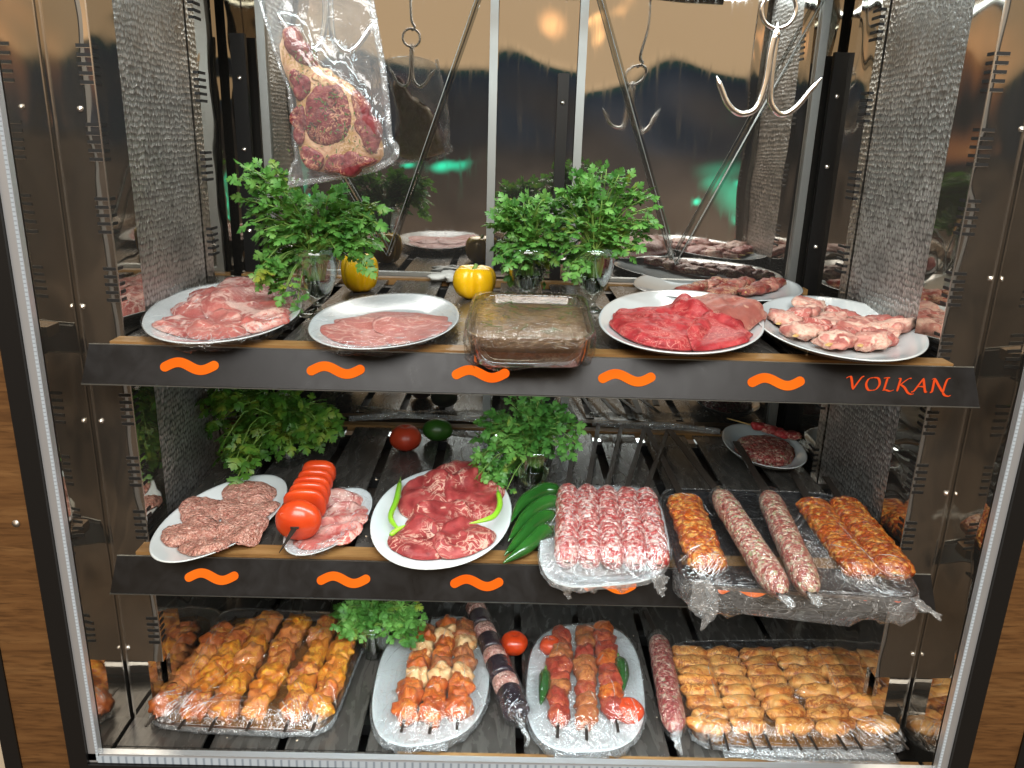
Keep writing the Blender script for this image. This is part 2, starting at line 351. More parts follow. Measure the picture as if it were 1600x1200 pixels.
m_grn = skin('green_pepper_skin', (.012, .065, .010), (.024, .115, .018), .05, 9, 1.)
m_dgrn = skin('dark_green_chilli', (.010, .055, .008), (.02, .10, .014), .16)
m_lgrn = skin('light_green_chilli', (.16, .42, .015), (.28, .56, .03), .25)
m_lime = skin('lime_skin', (.020, .08, .008), (.04, .15, .015), .3)
m_aub = skin('aubergine_skin', (.010, .005, .010), (.03, .014, .022), .14)
m_stem = skin('stem_green', (.10, .22, .03), (.22, .36, .07), .5)
m_iron = simple('iron_skewer', (.030, .024, .020), .5, .2)
m_bambo = wood('bamboo_stick', (.48, .30, .09), (.62, .42, .15), (.70, .52, .24), 'x', 3)
m_herb = simple('herb_bits', (.07, .13, .02), .6)
m_pepperc = simple('peppercorn_bits', (.03, .02, .012), .6)
def leafm(name, a, b, c):
    m = mat(name); n = N(m); co = n.coord(); f = n.noise(co, 26, 3)
    col = n.ramp(f, [(.3, a), (.52, b), (.72, c)]); col = n.mix(n.gray(n.noise(co, 14, 2), .62, .70), col, (.30, .36, .05))
    p = n.n('ShaderNodeBsdfPrincipled', {'Base Color': col, 'Roughness': .42, 'Specular IOR Level': .45})
    t = n.n('ShaderNodeBsdfTranslucent', {'Color': n.mix(.5, col, (.20, .42, .03))})
    x = n.n('ShaderNodeMixShader', {0: .28}); m.node_tree.links.new(p.outputs[0], x.inputs[1]); m.node_tree.links.new(t.outputs[0], x.inputs[2]); n.out(x.outputs[0]); return m
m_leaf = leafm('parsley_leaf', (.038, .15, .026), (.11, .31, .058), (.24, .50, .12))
m_leafshade = leafm('parsley_leaf_shaded', (.04, .13, .02), (.09, .24, .03), (.26, .34, .04))  # leaf copy whose duller green paints in the shade below the upper shelf
def glassm(name, col, rough=.0, ior=1.45):
    m = mat(name); n = N(m)
    g = n.n('ShaderNodeBsdfGlossy', {'Color': (1, 1, 1, 1), 'Roughness': .03}); t = n.n('ShaderNodeBsdfTransparent', {'Color': (*col, 1)})
    f = n.n('ShaderNodeLayerWeight', {'Blend': .28}); fac = n.n('ShaderNodeMapRange', {0: f.outputs['Facing'], 3: .03, 4: .75}).outputs[0]
    x = n.n('ShaderNodeMixShader', {0: fac}); m.node_tree.links.new(t.outputs[0], x.inputs[1]); m.node_tree.links.new(g.outputs[0], x.inputs[2]); n.out(x.outputs[0]); return m
m_glass = glassm('clear_glass', (.90, .94, .93))
m_vglass = glassm('edge_glass', (.70, .72, .72))
m_dish = glassm('brown_glass', (.70, .62, .52))
m_water = simple('greenish_water', (.75, .88, .74), .02, 0, Transmission_Weight=1., IOR=1.33)
def film(name, milk=.008, st=.8, cr=.10, rough=.10, tint=(.985, .99, .995), ior=1.20, gl=1., stretch=(1, 1, 1), th=.80):
    m = mat(name); n = N(m); co = n.coord(True, stretch)
    a = n.noise(co, 18, 3, 2.2, .5); r = n.math('ABSOLUTE', n.math('SUBTRACT', a, .5))
    b = n.n('ShaderNodeTexNoise', {'Vector': n.coord(True, (90, 9, 40)), 'Scale': 1.3, 'Detail': 3., 'Distortion': .4}).outputs[0]
    nb = n.bump(r, st, .012); nb = n.bump(b, st, .006, nb); nb = n.bump(n.noise(co, 70, 2, 1.5), st, .003, nb)
    g = n.n('ShaderNodeBsdfGlossy', {'Color': (1, 1, 1, 1), 'Roughness': rough, 'Normal': nb}); t = n.n('ShaderNodeBsdfTransparent', {'Color': (*tint, 1)})
    d = n.n('ShaderNodeBsdfDiffuse', {'Color': (.85, .88, .9, 1), 'Normal': nb})
    f = n.n('ShaderNodeLayerWeight', {'Blend': .5, 'Normal': nb}); fac = n.n('ShaderNodeMapRange', {0: f.outputs['Facing'], 1: th, 2: 1.0, 3: .085*gl, 4: .7*gl}).outputs[0]
    x = n.n('ShaderNodeMixShader', {0: fac}); L = m.node_tree.links.new; L(t.outputs[0], x.inputs[1]); L(g.outputs[0], x.inputs[2])
    crease = n.ramp(r, [(0, (1, 1, 1)), (.012, (0, 0, 0))])
    y = n.n('ShaderNodeMixShader', {0: n.math('ADD', n.math('MULTIPLY', crease, cr), milk)}); L(x.outputs[0], y.inputs[1]); L(d.outputs[0], y.inputs[2]); n.out(y.outputs[0]); return m
m_film = film('cling_film')
m_filmt = film('thin_cling_film', .004, .6, .08, .09, gl=.5, th=.93)
m_filmk = film('crumpled_film', .13, 1., .25, .12, (.95, .97, .98), 1.36, 1.2)
def creasem():  # film folds with their bright streaks put into the colour as white
    m = mat('film_crease_glint'); n = N(m); L = m.node_tree.links.new
    t = n.n('ShaderNodeBsdfTransparent'); g = n.n('ShaderNodeBsdfGlossy', {'Color': (1, 1, 1, 1), 'Roughness': .22}); d = n.n('ShaderNodeBsdfDiffuse', {'Color': (.9, .93, .95, 1)})
    x = n.n('ShaderNodeMixShader', {0: .5}); L(g.outputs[0], x.inputs[1]); L(d.outputs[0], x.inputs[2])
    y = n.n('ShaderNodeMixShader', {0: n.ramp(n.noise(n.coord(), 90, 2), [(.35, (.05, .05, .05)), (.62, (.75, .75, .75))])}); L(t.outputs[0], y.inputs[1]); L(x.outputs[0], y.inputs[2]); n.out(y.outputs[0]); return m
m_creaseglint = creasem()
m_bag = film('vacuum_bag', .04, .13, .04, .09, (.97, .98, .985), 1.30, .55)
m_traym = steel('tray_metal', (.42, .43, .44), .28)
m_trayd = simple('black_tray', (.012, .012, .014), .3)
def marinade():
    m = mat('brown_marinade'); n = N(m); co = n.coord(); a = n.noise(co, 35, 5, 1.3)
    n.pbr(Base_Color=n.ramp(a, [(.3, (.13, .055, .015)), (.55, (.25, .13, .045)), (.75, (.36, .21, .08))]), Roughness=.5, Normal=n.bump(a, .5, .004)); return m
m_mari = marinade()
m_sauce = simple('pooled_sauce', (.22, .095, .018), .12)
m_marside = raw('orange_marinade_layer', (.16, .05, .03), (.42, .13, .03), (.62, .24, .06), (.55, .30, .2), 50, .08, .6)
# ------------------------------------------------------------------ dimensions
Wp, Wo, Wl, Yf, Yb = .658, .727, .685, -.108, .629
ZT, ZM, ZB = 0., -.365, -.74
# ------------------------------------------------------------------ cabinet
cab = empty('display_cabinet', (0, .3, -.86), 'tall polished steel refrigerated display cabinet with black frame and mirrored back', 'cabinet')
cab['kind'] = 'thing'
for s in (-1, 1):
    MB().box((s*Wo, Yf, -.80), (s*(Wo+.012), Yb+.05, .86)).build('side_wall', m_pol, cab)
    # hollow front post with wrap-around slots
    zlo = -.615
    MB().box((s*Wp, 0, zlo), (s*Wo, .083, .85)).build('slotted_post', m_post, cab)
    MB().box((s*(Wp+.012), .086, -.46), (s*(Wp+.022), .40, .85)).build('embossed_panel', m_emb, cab)
    MB().box((s*(Wp+.014), .058, -.80), (s*(Wp+.022), .40, -.462)).build('lower_side_panel', m_pol, cab)
    MB().box((s*(Wp+.028), .0, -.80), (s*(Wo-.004), .05, zlo-.002)).build('post_foot', m_pol, cab)
    MB().box((s*(Wp-.005), .405, -.80), (s*Wo-.001*s, .50, .85)).build('rear_post', m_post, cab)
    MB().box((s*(Wp+.03), .503, -.80), (s*(Wo-.002), Yb-.002, .85)).build('rear_side_panel', m_pol, cab)
    MB().box((s*(Wp-.0015), -.0015, zlo+.001), (s*(Wp+.0005), .0005, .849)).build('corner_bright_line', m_galv, cab)  # added bright strip drawing the light line along the post corner
    MB().box((s*(Wo-.0055), -.0025, -.80), (s*(Wo-.0035), -.0002, .849)).build('fold_bright_line', m_galv, cab)  # added bright strip drawing the light line where wall and post meet
    # slots
    ys = [(-.02)]
    if s < 0: gy = [(100, 125), (222, 245), (337, 358), (445, 465), (640, 660), (737, 753), (820, 838), (985, 1000)]
    else: gy = [(112, 130), (230, 250), (340, 360), (452, 470), (548, 560), (655, 672), (748, 765), (837, 850)]
    for gmid, _ in gy:
        px = 125+.13*gmid if s < 0 else 1575-.196*gmid
        zc = at(px, gmid, Y=0)[2]
        mb = MB()
        for k in range(5):
            z = zc+(k-2)*.0125
            mb.box((s*(Wp-.0012), -.0012, z-.0024), (s*(Wp+.021), .0, z+.0024))
            mb.box((s*(Wp-.0012), .0, z-.0024), (s*Wp, .020, z+.0024))
        mb.build('slot_row', m_slot, cab)
        if True:
            mb = MB()
            for k in range(5):
                z = zc+(k-2)*.0125
                mb.box((s*(Wp-.0012), -.0014, z-.0034), (s*(Wp+.021), -.0002, z-.0026))
            mb.build('slot_rim', m_galv, cab)
    # slots on rear post
    for k0 in range(7):
        mb = MB()
        for k in range(5):
            z = .55-k0*.15+(k-2)*.013
            mb.box((s*(Wp-.0062), .4038, z-.0026), (s*(Wp-.005), .440, z+.0026)); mb.box((s*(Wp+.005), .4038, z-.0026), (s*(Wp-.0062), .4048, z+.0026))
        mb.build('slot_row', m_slot, cab)
    # screws on the post face
    for (px, py) in ([(118, 479), (158, 658), (194, 1012), (125, 170)] if s < 0 else [(1568, 436), (1510, 772), (1432, 1022), (1598, 202)]):
        p = at(px, py, Y=-.001); V, F = lathe([(0.0045, 0), (.0042, .0015), (.0025, .003), (0, .0034)], (0, 0, 0), 12)
        V = V[:, [0, 2, 1]]*[1, -1, 1]+[s*min(abs(p[0]), Wo-.008), -.0005, p[2]]
        add('screw', V, F, m_galv, cab)
    MB().box((s*Wo, Yf-.004, -.726), (s*(Wo+.018), Yf-.016, .86)).build('led_strip', m_chan, cab)
    MB().box((s*(Wo+.001), Yf-.0165, -.726), (s*(Wo+.0045), Yf-.0175, .86)).build('led_diffuser', m_ledv, cab)
    MB().box((s*(Wo+.0185), Yf+.004, -.95), (s*(Wo+.050), Yf-.022, .9)).build('frame_upright', m_black, cab)
MB().box((-Wo-.018, Yf-.003, -.730), (Wo+.018, Yf-.016, -.712)).build('led_strip', m_chan, cab)
MB().box((-Wo-.002, Yf-.0165, -.729), (Wo+.002, Yf-.018, -.7165)).build('led_diffuser', m_ledh, cab)
MB().box((-Wo-.0184, Yf+.004, -.95), (Wo+.0184, Yf-.022, -.7315)).build('frame_sill', m_black, cab)
MB().box((-Wo, Yf, .86), (Wo, Yb+.05, .88)).build('cabinet_roof', m_pol, cab)
MB().box((-Wo, Yf+.006, -.82), (Wo, Yb+.05, -.80)).build('cabinet_floor', m_black, cab)
# back: two mirrored doors, dark centre gap with bar
MB().box((-Wo, Yb+.03, -.80), (Wo, Yb+.05, .86)).build('back_wall', m_pol, cab)
XB = (-.59, -.086, .107, .628)
for (a, b) in ((XB[0], XB[1]), (XB[2], XB[3])):
    d = MB().box((a, Yb, -.79), (b, Yb+.02, .85)).build('mirrored_door', m_mirror, cab)
    for x in (a, b):
        MB().box((x-.009, Yb-.012, -.79), (x+.009, Yb-.001, .85)).build('door_edge_strip', m_alu, d)
    MB().box((a+.01, Yb-.010, ZT-.006), (b-.01, Yb-.001, ZT+.012)).build('door_rail', m_alu, d)
MB().box((XB[1]+.01, Yb-.001, -.79), (XB[2]-.01, Yb+.02, .85)).build('centre_panel', m_mirror, cab)
for x, w in ((.0685, .012), (-.64, .016), (.672, .016)):
    b = MB().box((x-w, Yb-.016, -.79), (x+w, Yb-.002, .52 if w > .013 else .46)).build('black_bar', m_black, cab)
    for z in (.45, .12, .3) if w > .013 else (.42, .13):
        V, F = lathe([(0.006, 0), (.0055, .002), (.003, .004), (0, .0045)], (0, 0, 0), 12)
        add('screw', V[:, [0, 2, 1]]*[1, -1, 1]+[x, Yb-.0165, z-.02], F, m_galv, b)
MB().box((-Wo, Yb-.012, -.03), (Wo, Yb-.002, -.008)).build('back_rail', m_alu, cab)
# V shaped clear bars in front of the doors
for pts in (((745, 0), (607, 398), (520, 250)), ((948, 20), (1057, 412), (1205, 140), (1285, 0))):
    P = [at(x, y, Y=Yb-.03) for x, y in pts]
    if len(P) == 3: P = [P[0]+(P[0]-P[1])*.6, P[1], P[2]]
    else: P = [P[0]+(P[0]-P[1])*.5, P[1], P[3]+(P[3]-P[2])*1.]
    r = empty('clear_brace', P[1], 'clear V shaped bar leaning before the '+('left' if pts[0][0] < 800 else 'right')+' mirrored door', 'brace')
    for q in (0, 2):
        a, b = np.array(P[1]), np.array(P[q]); d = (b-a)/np.linalg.norm(b-a); nn = np.array([d[2], 0, -d[0]])
        if nn[0] < 0: nn = -nn
        V = []
        for e in (a-d*.001, b):
            for u, v in ((-.0042, 0), (-.0026, -.008), (.0026, -.008), (.0042, 0)): V.append(e+nn*u+np.array([0, v, 0]))
        add('clear_arm', V, [(0, 1, 5, 4), (1, 2, 6, 5), (2, 3, 7, 6), (3, 0, 4, 7), (0, 3, 2, 1), (4, 5, 6, 7)], m_vglass, r, False)
        V = [v+np.array([0, -.0005, 0]) for v in [a-nn*.0044+[0, -.002, 0], a-nn*.0036+[0, -.006, 0], b-nn*.0036+[0, -.006, 0], b-nn*.0044+[0, -.002, 0]]]
        V2 = [v+nn*.0014 for v in V]
        add('bright_edge', V+V2, [(0, 1, 2, 3), (7, 6, 5, 4), (0, 4, 5, 1), (2, 6, 7, 3), (1, 5, 6, 2), (0, 3, 7, 4)], m_alu, r, False)
# outer wooden panels and wall
for s, w1 in ((-1, .085), (1, .085)):
    r = empty('wooden_panel', (s*(Wo+.09), Yf, -.95), 'brown oak panel with black edging at the %s of the cabinet' % ('left' if s < 0 else 'right'), 'panel')
    MB().box((s*(Wo+.0505), Yf+.01, -.95), (s*(Wo+.0505+w1), Yf-.015, .9)).build('oak_board', m_oak, r)
    MB().box((s*(Wo+.0510+w1), Yf+.01, -.95), (s*(Wo+.0510+w1+.028), Yf-.018, .9)).build('black_edging', m_black, r)
    if s < 0:
        p = at(25, 818, Y=Yf-.015); V, F = lathe([(0.0065, 0), (.006, .001), (0, .0015)], (0, 0, 0), 16)
        add('screw_cap', V[:, [0, 2, 1]]*[1, -1, 1]+[p[0], Yf-.0152, p[2]], F, steel('cap', (.4, .38, .35), .4), r)
w = MB().box((-1.6, Yf+.02, -1.0), (-Wo-.1645, Yf-.01, .9)).build('wall', m_wall); tag(w, kind='structure')
w = MB().box((Wo+.1645, Yf+.02, -1.0), (1.6, Yf-.01, .9)).build('wall', m_wall); tag(w, kind='structure')

# ------------------------------------------------------------------ shelves
def wave_mesh(cx, cz, L, h, thick, P0, U, Vv, Nn):
    """a tilde drawn as a round-ended stroke on the plane P0 + x U + y V"""
    t = np.linspace(0, 1, 40); x = (t-.5)*(L-thick); y = h*np.sin((t*1.06-.03)*2*PI)*(1)+(t-.5)*h*.25
    C_ = np.stack([x, y], 1); T = np.gradient(C_, axis=0); T /= np.linalg.norm(T, axis=1)[:, None]; Nm = np.stack([-T[:, 1], T[:, 0]], 1)
    r = thick/2; top = C_+Nm*r; bot = C_-Nm*r
    def cap(c, d, n_, sgn): return [c+r*(math.cos(a)*n_+math.sin(a)*d) for a in np.linspace(0, PI, 9)][1:-1]
    poly = list(top)+cap(C_[-1], T[-1], Nm[-1], 1)+list(bot[::-1])+cap(C_[0], -T[0], -Nm[0], 1)
    poly = np.array(poly); n = len(poly)
    front = [P0+U*(cx+p[0])+Vv*(cz+p[1])+Nn*.0012 for p in poly]; back = [P0+U*(cx+p[0])+Vv*(cz+p[1]) for p in poly]
    # strips instead of one ngon so that it triangulates well
    V = front+back; m = len(top); F = []
    for i in range(m-1): F.append((i, i+1, n-8-(i+1)+ -0, n-8-i) if False else (i, i+1, (n-1)-7-(i+1), (n-1)-7-i))
    F.append(tuple(range(m-1, m+8))); F.append(tuple([n-8]+list(range(n-7, n))+[0]))
    F += [((i+1) % n, i, i+n, (i+1) % n+n) for i in range(n)]
    return V, F
def stroke(pts, nib=35, wmax=.11, wmin=.03):
    """calligraphic pen stroke in letter units: width follows the direction of travel"""
    P = resample(np.array(pts, float), 8*(len(pts)-1)+1) if len(pts) > 2 else np.linspace(pts[0], pts[1], 6)
    T = np.gradient(P, axis=0); a = np.arctan2(T[:, 1], T[:, 0]); w = wmin+(wmax-wmin)*np.abs(np.sin(a-math.radians(nib)))
    w *= np.minimum(1, np.minimum(np.arange(len(P))+.6, len(P)-np.arange(len(P))-.4)/2)
    T /= np.linalg.norm(T, axis=1)[:, None]+1e-9; Nm = np.stack([-T[:, 1], T[:, 0]], 1)
    return P+Nm*w[:, None]/2, P-Nm*w[:, None]/2
LET = {
 'V': (.78, [[(-.12, .86), (.02, .98), (.14, .9), (.3, .05)], [(.3, .05), (.5, .55), (.70, .98), (.80, 1.02)]]),
 'O': (.80, [[(.42, .97), (.16, .85), (.06, .45), (.2, .06), (.40, .02)], [(.42, .97), (.66, .9), (.76, .5), (.62, .12), (.40, .02)]]),
 'L': (.62, [[(.02, .93), (.18, .97), (.34, .97)], [(.22, .95), (.16, .5), (.10, .06)], [(.02, .04), (.2, .08), (.42, .0), (.62, .10)]]),
 'K': (.74, [[(.04, .93), (.18, .97)], [(.18, .97), (.12, .5), (.06, .0)], [(.74, .98), (.56, .92), (.16, .46)], [(.20, .50), (.42, .3), (.62, -.06), (.80, -.18), (.95, -.14)]]),
 'A': (.80, [[(-.06, .0), (.06, .03), (.26, .45), (.52, 1.02)], [(.50, 1.0), (.58, .5), (.68, .02), (.78, .02)], [(.22, .36), (.42, .40), (.62, .36)]]),
 'N': (.90, [[(.0, .0), (.10, .03), (.14, .5), (.16, .95)], [(.02, .93), (.18, .97), (.42, .5), (.68, .0)], [(.68, .0), (.74, .5), (.84, .96), (1.0, 1.06)], [(.68, .0), (.80, -.2), (1.0, -.26), (1.1, -.18)]])}
def lettering(x0, width, hgt, P0, U, Vv, Nn, name, parent):
    tot = sum(LET[c][0] for c in 'VOLKAN')+.12*5; k = width/tot; x = 0
    for ch in 'VOLKAN':
        w_, st = LET[ch]; mb = MB()
        for s_ in st:
            L_, R_ = stroke(s_); m = len(L_)
            V = []
            for off in (.0014, 0):
                for Q in (L_, R_):
                    for p in Q: V.append(P0+U*(x0+(x+p[0]+.12*p[1])*k)+Vv*((p[1])*hgt)+Nn*off)
            F = []
            for i in range(m-1):
                F.append((i, m+i, m+i+1, i+1)); F.append((i, i+1, 2*m+i+1, 2*m+i)); F.append((m+i, 3*m+i, 3*m+i+1, m+i+1))
            mb.put(V, F)
        mb.build(name, m_orgred, parent); x += w_+.12
def shelf(z, label, wavepx, text_px):
    r = empty('display_shelf', (0, .25, z-.03), label, 'shelf', 'steel shelves of the cabinet')
    # slats
    x = -Wp+.004; k = 0; sw = [.092, .118, .086, .104, .096]
    while x < Wp-.02:
        w_ = min(sw[k % 5], Wp-.004-x); MB().box((x, -.012, z-.006), (x+w_, Yb-.045, z)).build('slat', m_slat, r); x += w_+.020; k += 1
    MB().box((-Wp, -.012, z-.036), (Wp, Yb-.045, z-.032)).build('gap_blocker', m_blocker, r)  # added sheet: blocks light through the slat gaps and keeps them dark
    for y_ in (.05, .30, .52): MB().box((-Wp, y_, z-.03), (Wp, y_+.025, z-.0065)).build('cross_bar', m_black, r)
    MB().box((-Wp, -.050, z-.012), (Wp, -.016, z+.004)).build('wood_edge', m_strip, r)
    MB().box((-Wp, Yb-.042, z-.012), (Wp, Yb-.016, z+.004)).build('rear_wood_edge', m_strip, r)
    # sloping black fascia
    A = np.array([0, -.0600, z+.001]); B = np.array([0, -.0850, z-.054]); U = np.array([1., 0, 0]); Vv = (A-B)/np.linalg.norm(A-B); Nn = np.cross(U, Vv)
    wl, wb = Wl, Wl+.006
    V = [(-wb, -.085, z-.054), (wb, -.085, z-.054), (wl, -.060, z+.001), (-wl, -.060, z+.001), (-wb, -.0825, z-.054), (wb, -.0825, z-.054), (wl, -.052, z-.001), (-wl, -.052, z-.001)]
    f = add('fascia', V, [(0, 1, 2, 3), (5, 4, 7, 6), (3, 2, 6, 7), (1, 0, 4, 5), (0, 3, 7, 4), (2, 1, 5, 6)], m_fas, r, False)
    MB().box((-wl, -.0605, z+.0012), (wl, -.0590, z+.0024)).build('bright_trim', m_alu, f)
    MB().box((-wb, -.0862, z-.0560), (wb, -.0830, z-.0545)).build('bright_trim', m_alu, f)
    Pm = (A+B)/2; o0 = Pm
    for px, py in wavepx:
        c = at(px, py, Y=-.0725); V, F = wave_mesh(c[0], 0, .089, .0060, .0148, Pm+Nn*.0006, U, Vv, Nn)
        add('wave_emblem', V, F, m_org, f, False)
    c0, c1 = at(*text_px[0], Y=-.0725), at(*text_px[1], Y=-.0725)
    lettering(c0[0], c1[0]-c0[0], .0215, Pm+Nn*.0006-Vv*.010, U, Vv, Nn, 'letter', f)
    return r
shelf(ZT, 'upper black fronted steel shelf with five orange waves and red lettering', [(297, 578), (525, 583), (751, 588), (979, 594), (1212, 599)], ((1322, 603), (1478, 606)))
shelf(ZM, 'middle slatted shelf whose front lip is half hidden by wrapped trays', [(331, 901), (537, 906), (745, 911), (953, 916), (1162, 924)], ((1262, 930), (1400, 934)))
rb = empty('floor_grate', (0, .25, ZB-.03), 'slatted metal base of the lowest level', 'shelf')
x = -Wo+.004; k = 0
while x < Wo-.02:
    w_ = min([.15, .118, .13, .104][k % 4], Wo-.004-x); MB().box((x, Yf+.035, ZB-.006), (x+w_, Yb-.03, ZB)).build('slat', m_slat, rb); x += w_+.016; k += 1
MB().box((-.22, Yf+.010, ZB-.012), (Wo-.004, Yf+.033, ZB+.002)).build('wood_edge', m_strip, rb)
MB().box((-Wo+.004, Yf+.010, ZB-.012), (-.222, Yf+.033, ZB-.001)).build('steel_edge', m_slat, rb)
for y_ in (0, .3, .5): MB().box((-Wo+.01, y_, ZB-.03), (Wo-.01, y_+.025, ZB-.0065)).build('cross_bar', m_black, rb)

# ------------------------------------------------------------------ food builders
class Stack:
    """what already lies in one place, so the next thing rests on it"""
    def __init__(s, z): s.V = []; s.F = []; s.z = z; s.t = None
    def put(s, V, F):
        n = len(s.V); s.V += [tuple(v) for v in V]; s.F += [tuple(int(i)+n for i in f) for f in F]; s.t = None
    def h(s, X, Y):
        if s.t is None and s.V: s.t = BVHTree.FromPolygons(s.V, s.F)
        sh = np.shape(X); out = []
        for x, y in zip(np.ravel(X), np.ravel(Y)):
            q = s.t.ray_cast(Vector((x, y, s.z+.5)), Vector((0, 0, -1)), .5)[0] if s.t else None
            out.append(q.z if q is not None else s.z)
        return np.array(out).reshape(sh)
def sup(th, p):
    c, s_ = np.cos(th), np.sin(th); return np.sign(c)*np.abs(c)**(2/p), np.sign(s_)*np.abs(s_)**(2/p)
class Shape4:
    """an oval or a rounded quadrilateral seen at L, R, F, B or at four corners"""
    def __init__(s, z, LRFB=None, quad=None, p=2.):
        s.p = p; s.z = z
        if LRFB:
            L, R, F, B = [at(*q, z=z) for q in LRFB]; s.c = (L+R+F+B)/4; s.u = (R-L)/2; s.v = (B-F)/2; s.q = None
        else:
            s.q = [at(*q, z=z) for q in quad]; s.c = sum(s.q)/4
    def xy(s, a, b):
        a = np.asarray(a)[..., None]; b = np.asarray(b)[..., None]
        if s.q is None: return (s.c+s.u*a+s.v*b)[..., :2]
        FL, FR, BR, BL = s.q; a = (a+1)/2; b = (b+1)/2
        return ((FL*(1-a)+FR*a)*(1-b)+(BL*(1-a)+BR*a)*b)[..., :2]
    def ring(s, k, n=72):
        th = np.arange(n)/n*2*PI; a, b = sup(th, s.p); return s.xy(a*k, b*k)
def rings3(sh, prof, n=72):
    return [np.column_stack([sh.ring(k, n), np.full(n, z)]) for k, z in prof]
def plate(sh, base, h, label, st, well=.62, group='white serving plates', m=None, name='plate'):
    pr = [(.02, base), (.50, base), (.56, base+.001), (.60, base+.003), (.90, base+h*.62), (.985, base+h*.97), (1.0, base+h), (.99, base+h+.0012), (.96, base+h*.98), (.86, base+h*.74), (well+.06, base+.007), (well, base+.0055), (.3, base+.005), (.02, base+.005)]
    V, F = loft(rings3(sh, pr)); o = add(name, V, F, m or m_plate); tag(o, label, 'plate', group); st.put(V, F); return o
def slab(name, mt, st, z, px=None, ring=None, t=.012, seed=1, irr=.05, wav=.0022, dome=.5, parent=None, lbl=None, cat=None, grp=None, rs=12, seg=56, fold=0., ws=.022):
    P = np.array([at(x, y, z=z)[:2] for x, y in px]) if px is not None else ring
    c = P.mean(0); d = P-c; ang = np.arctan2(d[:, 1], d[:, 0]); o_ = np.argsort(ang); ang = ang[o_]; rad = np.linalg.norm(d, axis=1)[o_]
    th = np.arange(seg)/seg*2*PI-PI
    r = np.interp(th, np.r_[ang-2*PI, ang, ang+2*PI], np.r_[rad, rad, rad])
    for _ in range(2): r = (np.roll(r, 1)+2*r+np.roll(r, -1))/4
    N3 = np.column_stack([np.cos(th)*.06, np.sin(th)*.06, np.full(seg, seed*.37)]); r = r*(1+irr*fbm(N3, .022, seed))
    s_ = np.linspace(.001, 1, rs)[:, None]; X = c[0]+s_*r*np.cos(th); Y = c[1]+s_*r*np.sin(th)
    h = st.h(X, Y); hs = h.copy()
    for _ in range(7):
        hs[1:-1] = (hs[:-2]+hs[2:]+np.roll(hs, 1, 1)[1:-1]+np.roll(hs, -1, 1)[1:-1])/4; hs[0] = hs[1].mean(); hs[-1] = (hs[-2]+hs[-1])/2; hs = np.maximum(hs, h-.0005)
    prof = (1-s_**6)**.5*(1-dome*.5*s_**2)
    Q = np.stack([X, Y, np.full_like(X, seed*1.7)], -1)
    top = hs+t*prof*(1+.28*fbm(Q, ws*1.5, seed+2))+wav*fbm(Q, ws, seed+3)*1.4+fold*np.abs(fbm(Q, ws*1.6, seed+9))*prof
    top = np.maximum(top, h+.0008)
    bot = hs[-1]+.0004
    R = [np.stack([X[i], Y[i], top[i]], -1) for i in range(rs)]
    e = .004
    R.append(np.stack([c[0]+(1.0+.02)*r*np.cos(th), c[1]+(1.02)*r*np.sin(th), bot+t*.18], -1)); R.append(np.stack([c[0]+.97*r*np.cos(th), c[1]+.97*r*np.sin(th), bot], -1))
    V, F = loft(R); F = [f[::-1] for f in F]
    o = add(name, V, F, mt, parent); st.put(V, F)
    if lbl: tag(o, lbl, cat or 'meat', grp)
    return o
def blobtube(P, rad, seed, n=20, m=40, amp=.1, ns=.02, flat=1., ends=.12):
    P = resample(P, m); s_ = np.linspace(0, 1, m); k = np.minimum(1, np.sqrt(np.maximum(0, 1-(1-np.minimum(s_, 1-s_)/ends).clip(0, 1)**2))+.02)
    V, F = tube(P, rad*k, n, flat); Pc = np.repeat(P, n, 0); d = V-Pc
    V = Pc+d*(1+amp*fbm(V, ns, seed))[:, None]; return V, F
def ellips(c, ax, seed=0, amp=0., ns=.02, n=20, m=12, pw=2.):
    """ax: 3 axis vectors"""
    c = np.asarray(c, float); A = np.asarray(ax, float)
    ph = np.linspace(.06, PI-.06, m); th = np.arange(n)/n*2*PI
    a, b = np.meshgrid(ph, th, indexing='ij'); D = np.stack([np.sin(a)*np.cos(b), np.sin(a)*np.sin(b), np.cos(a)], -1)
    if pw != 2: D = D/((np.abs(D)**pw).sum(-1)**(1/pw))[..., None]
    V = c+D@A
    if amp: V = V+(V-c)*(amp*fbm(V, ns, seed, 2))[..., None]
    return loft(V)
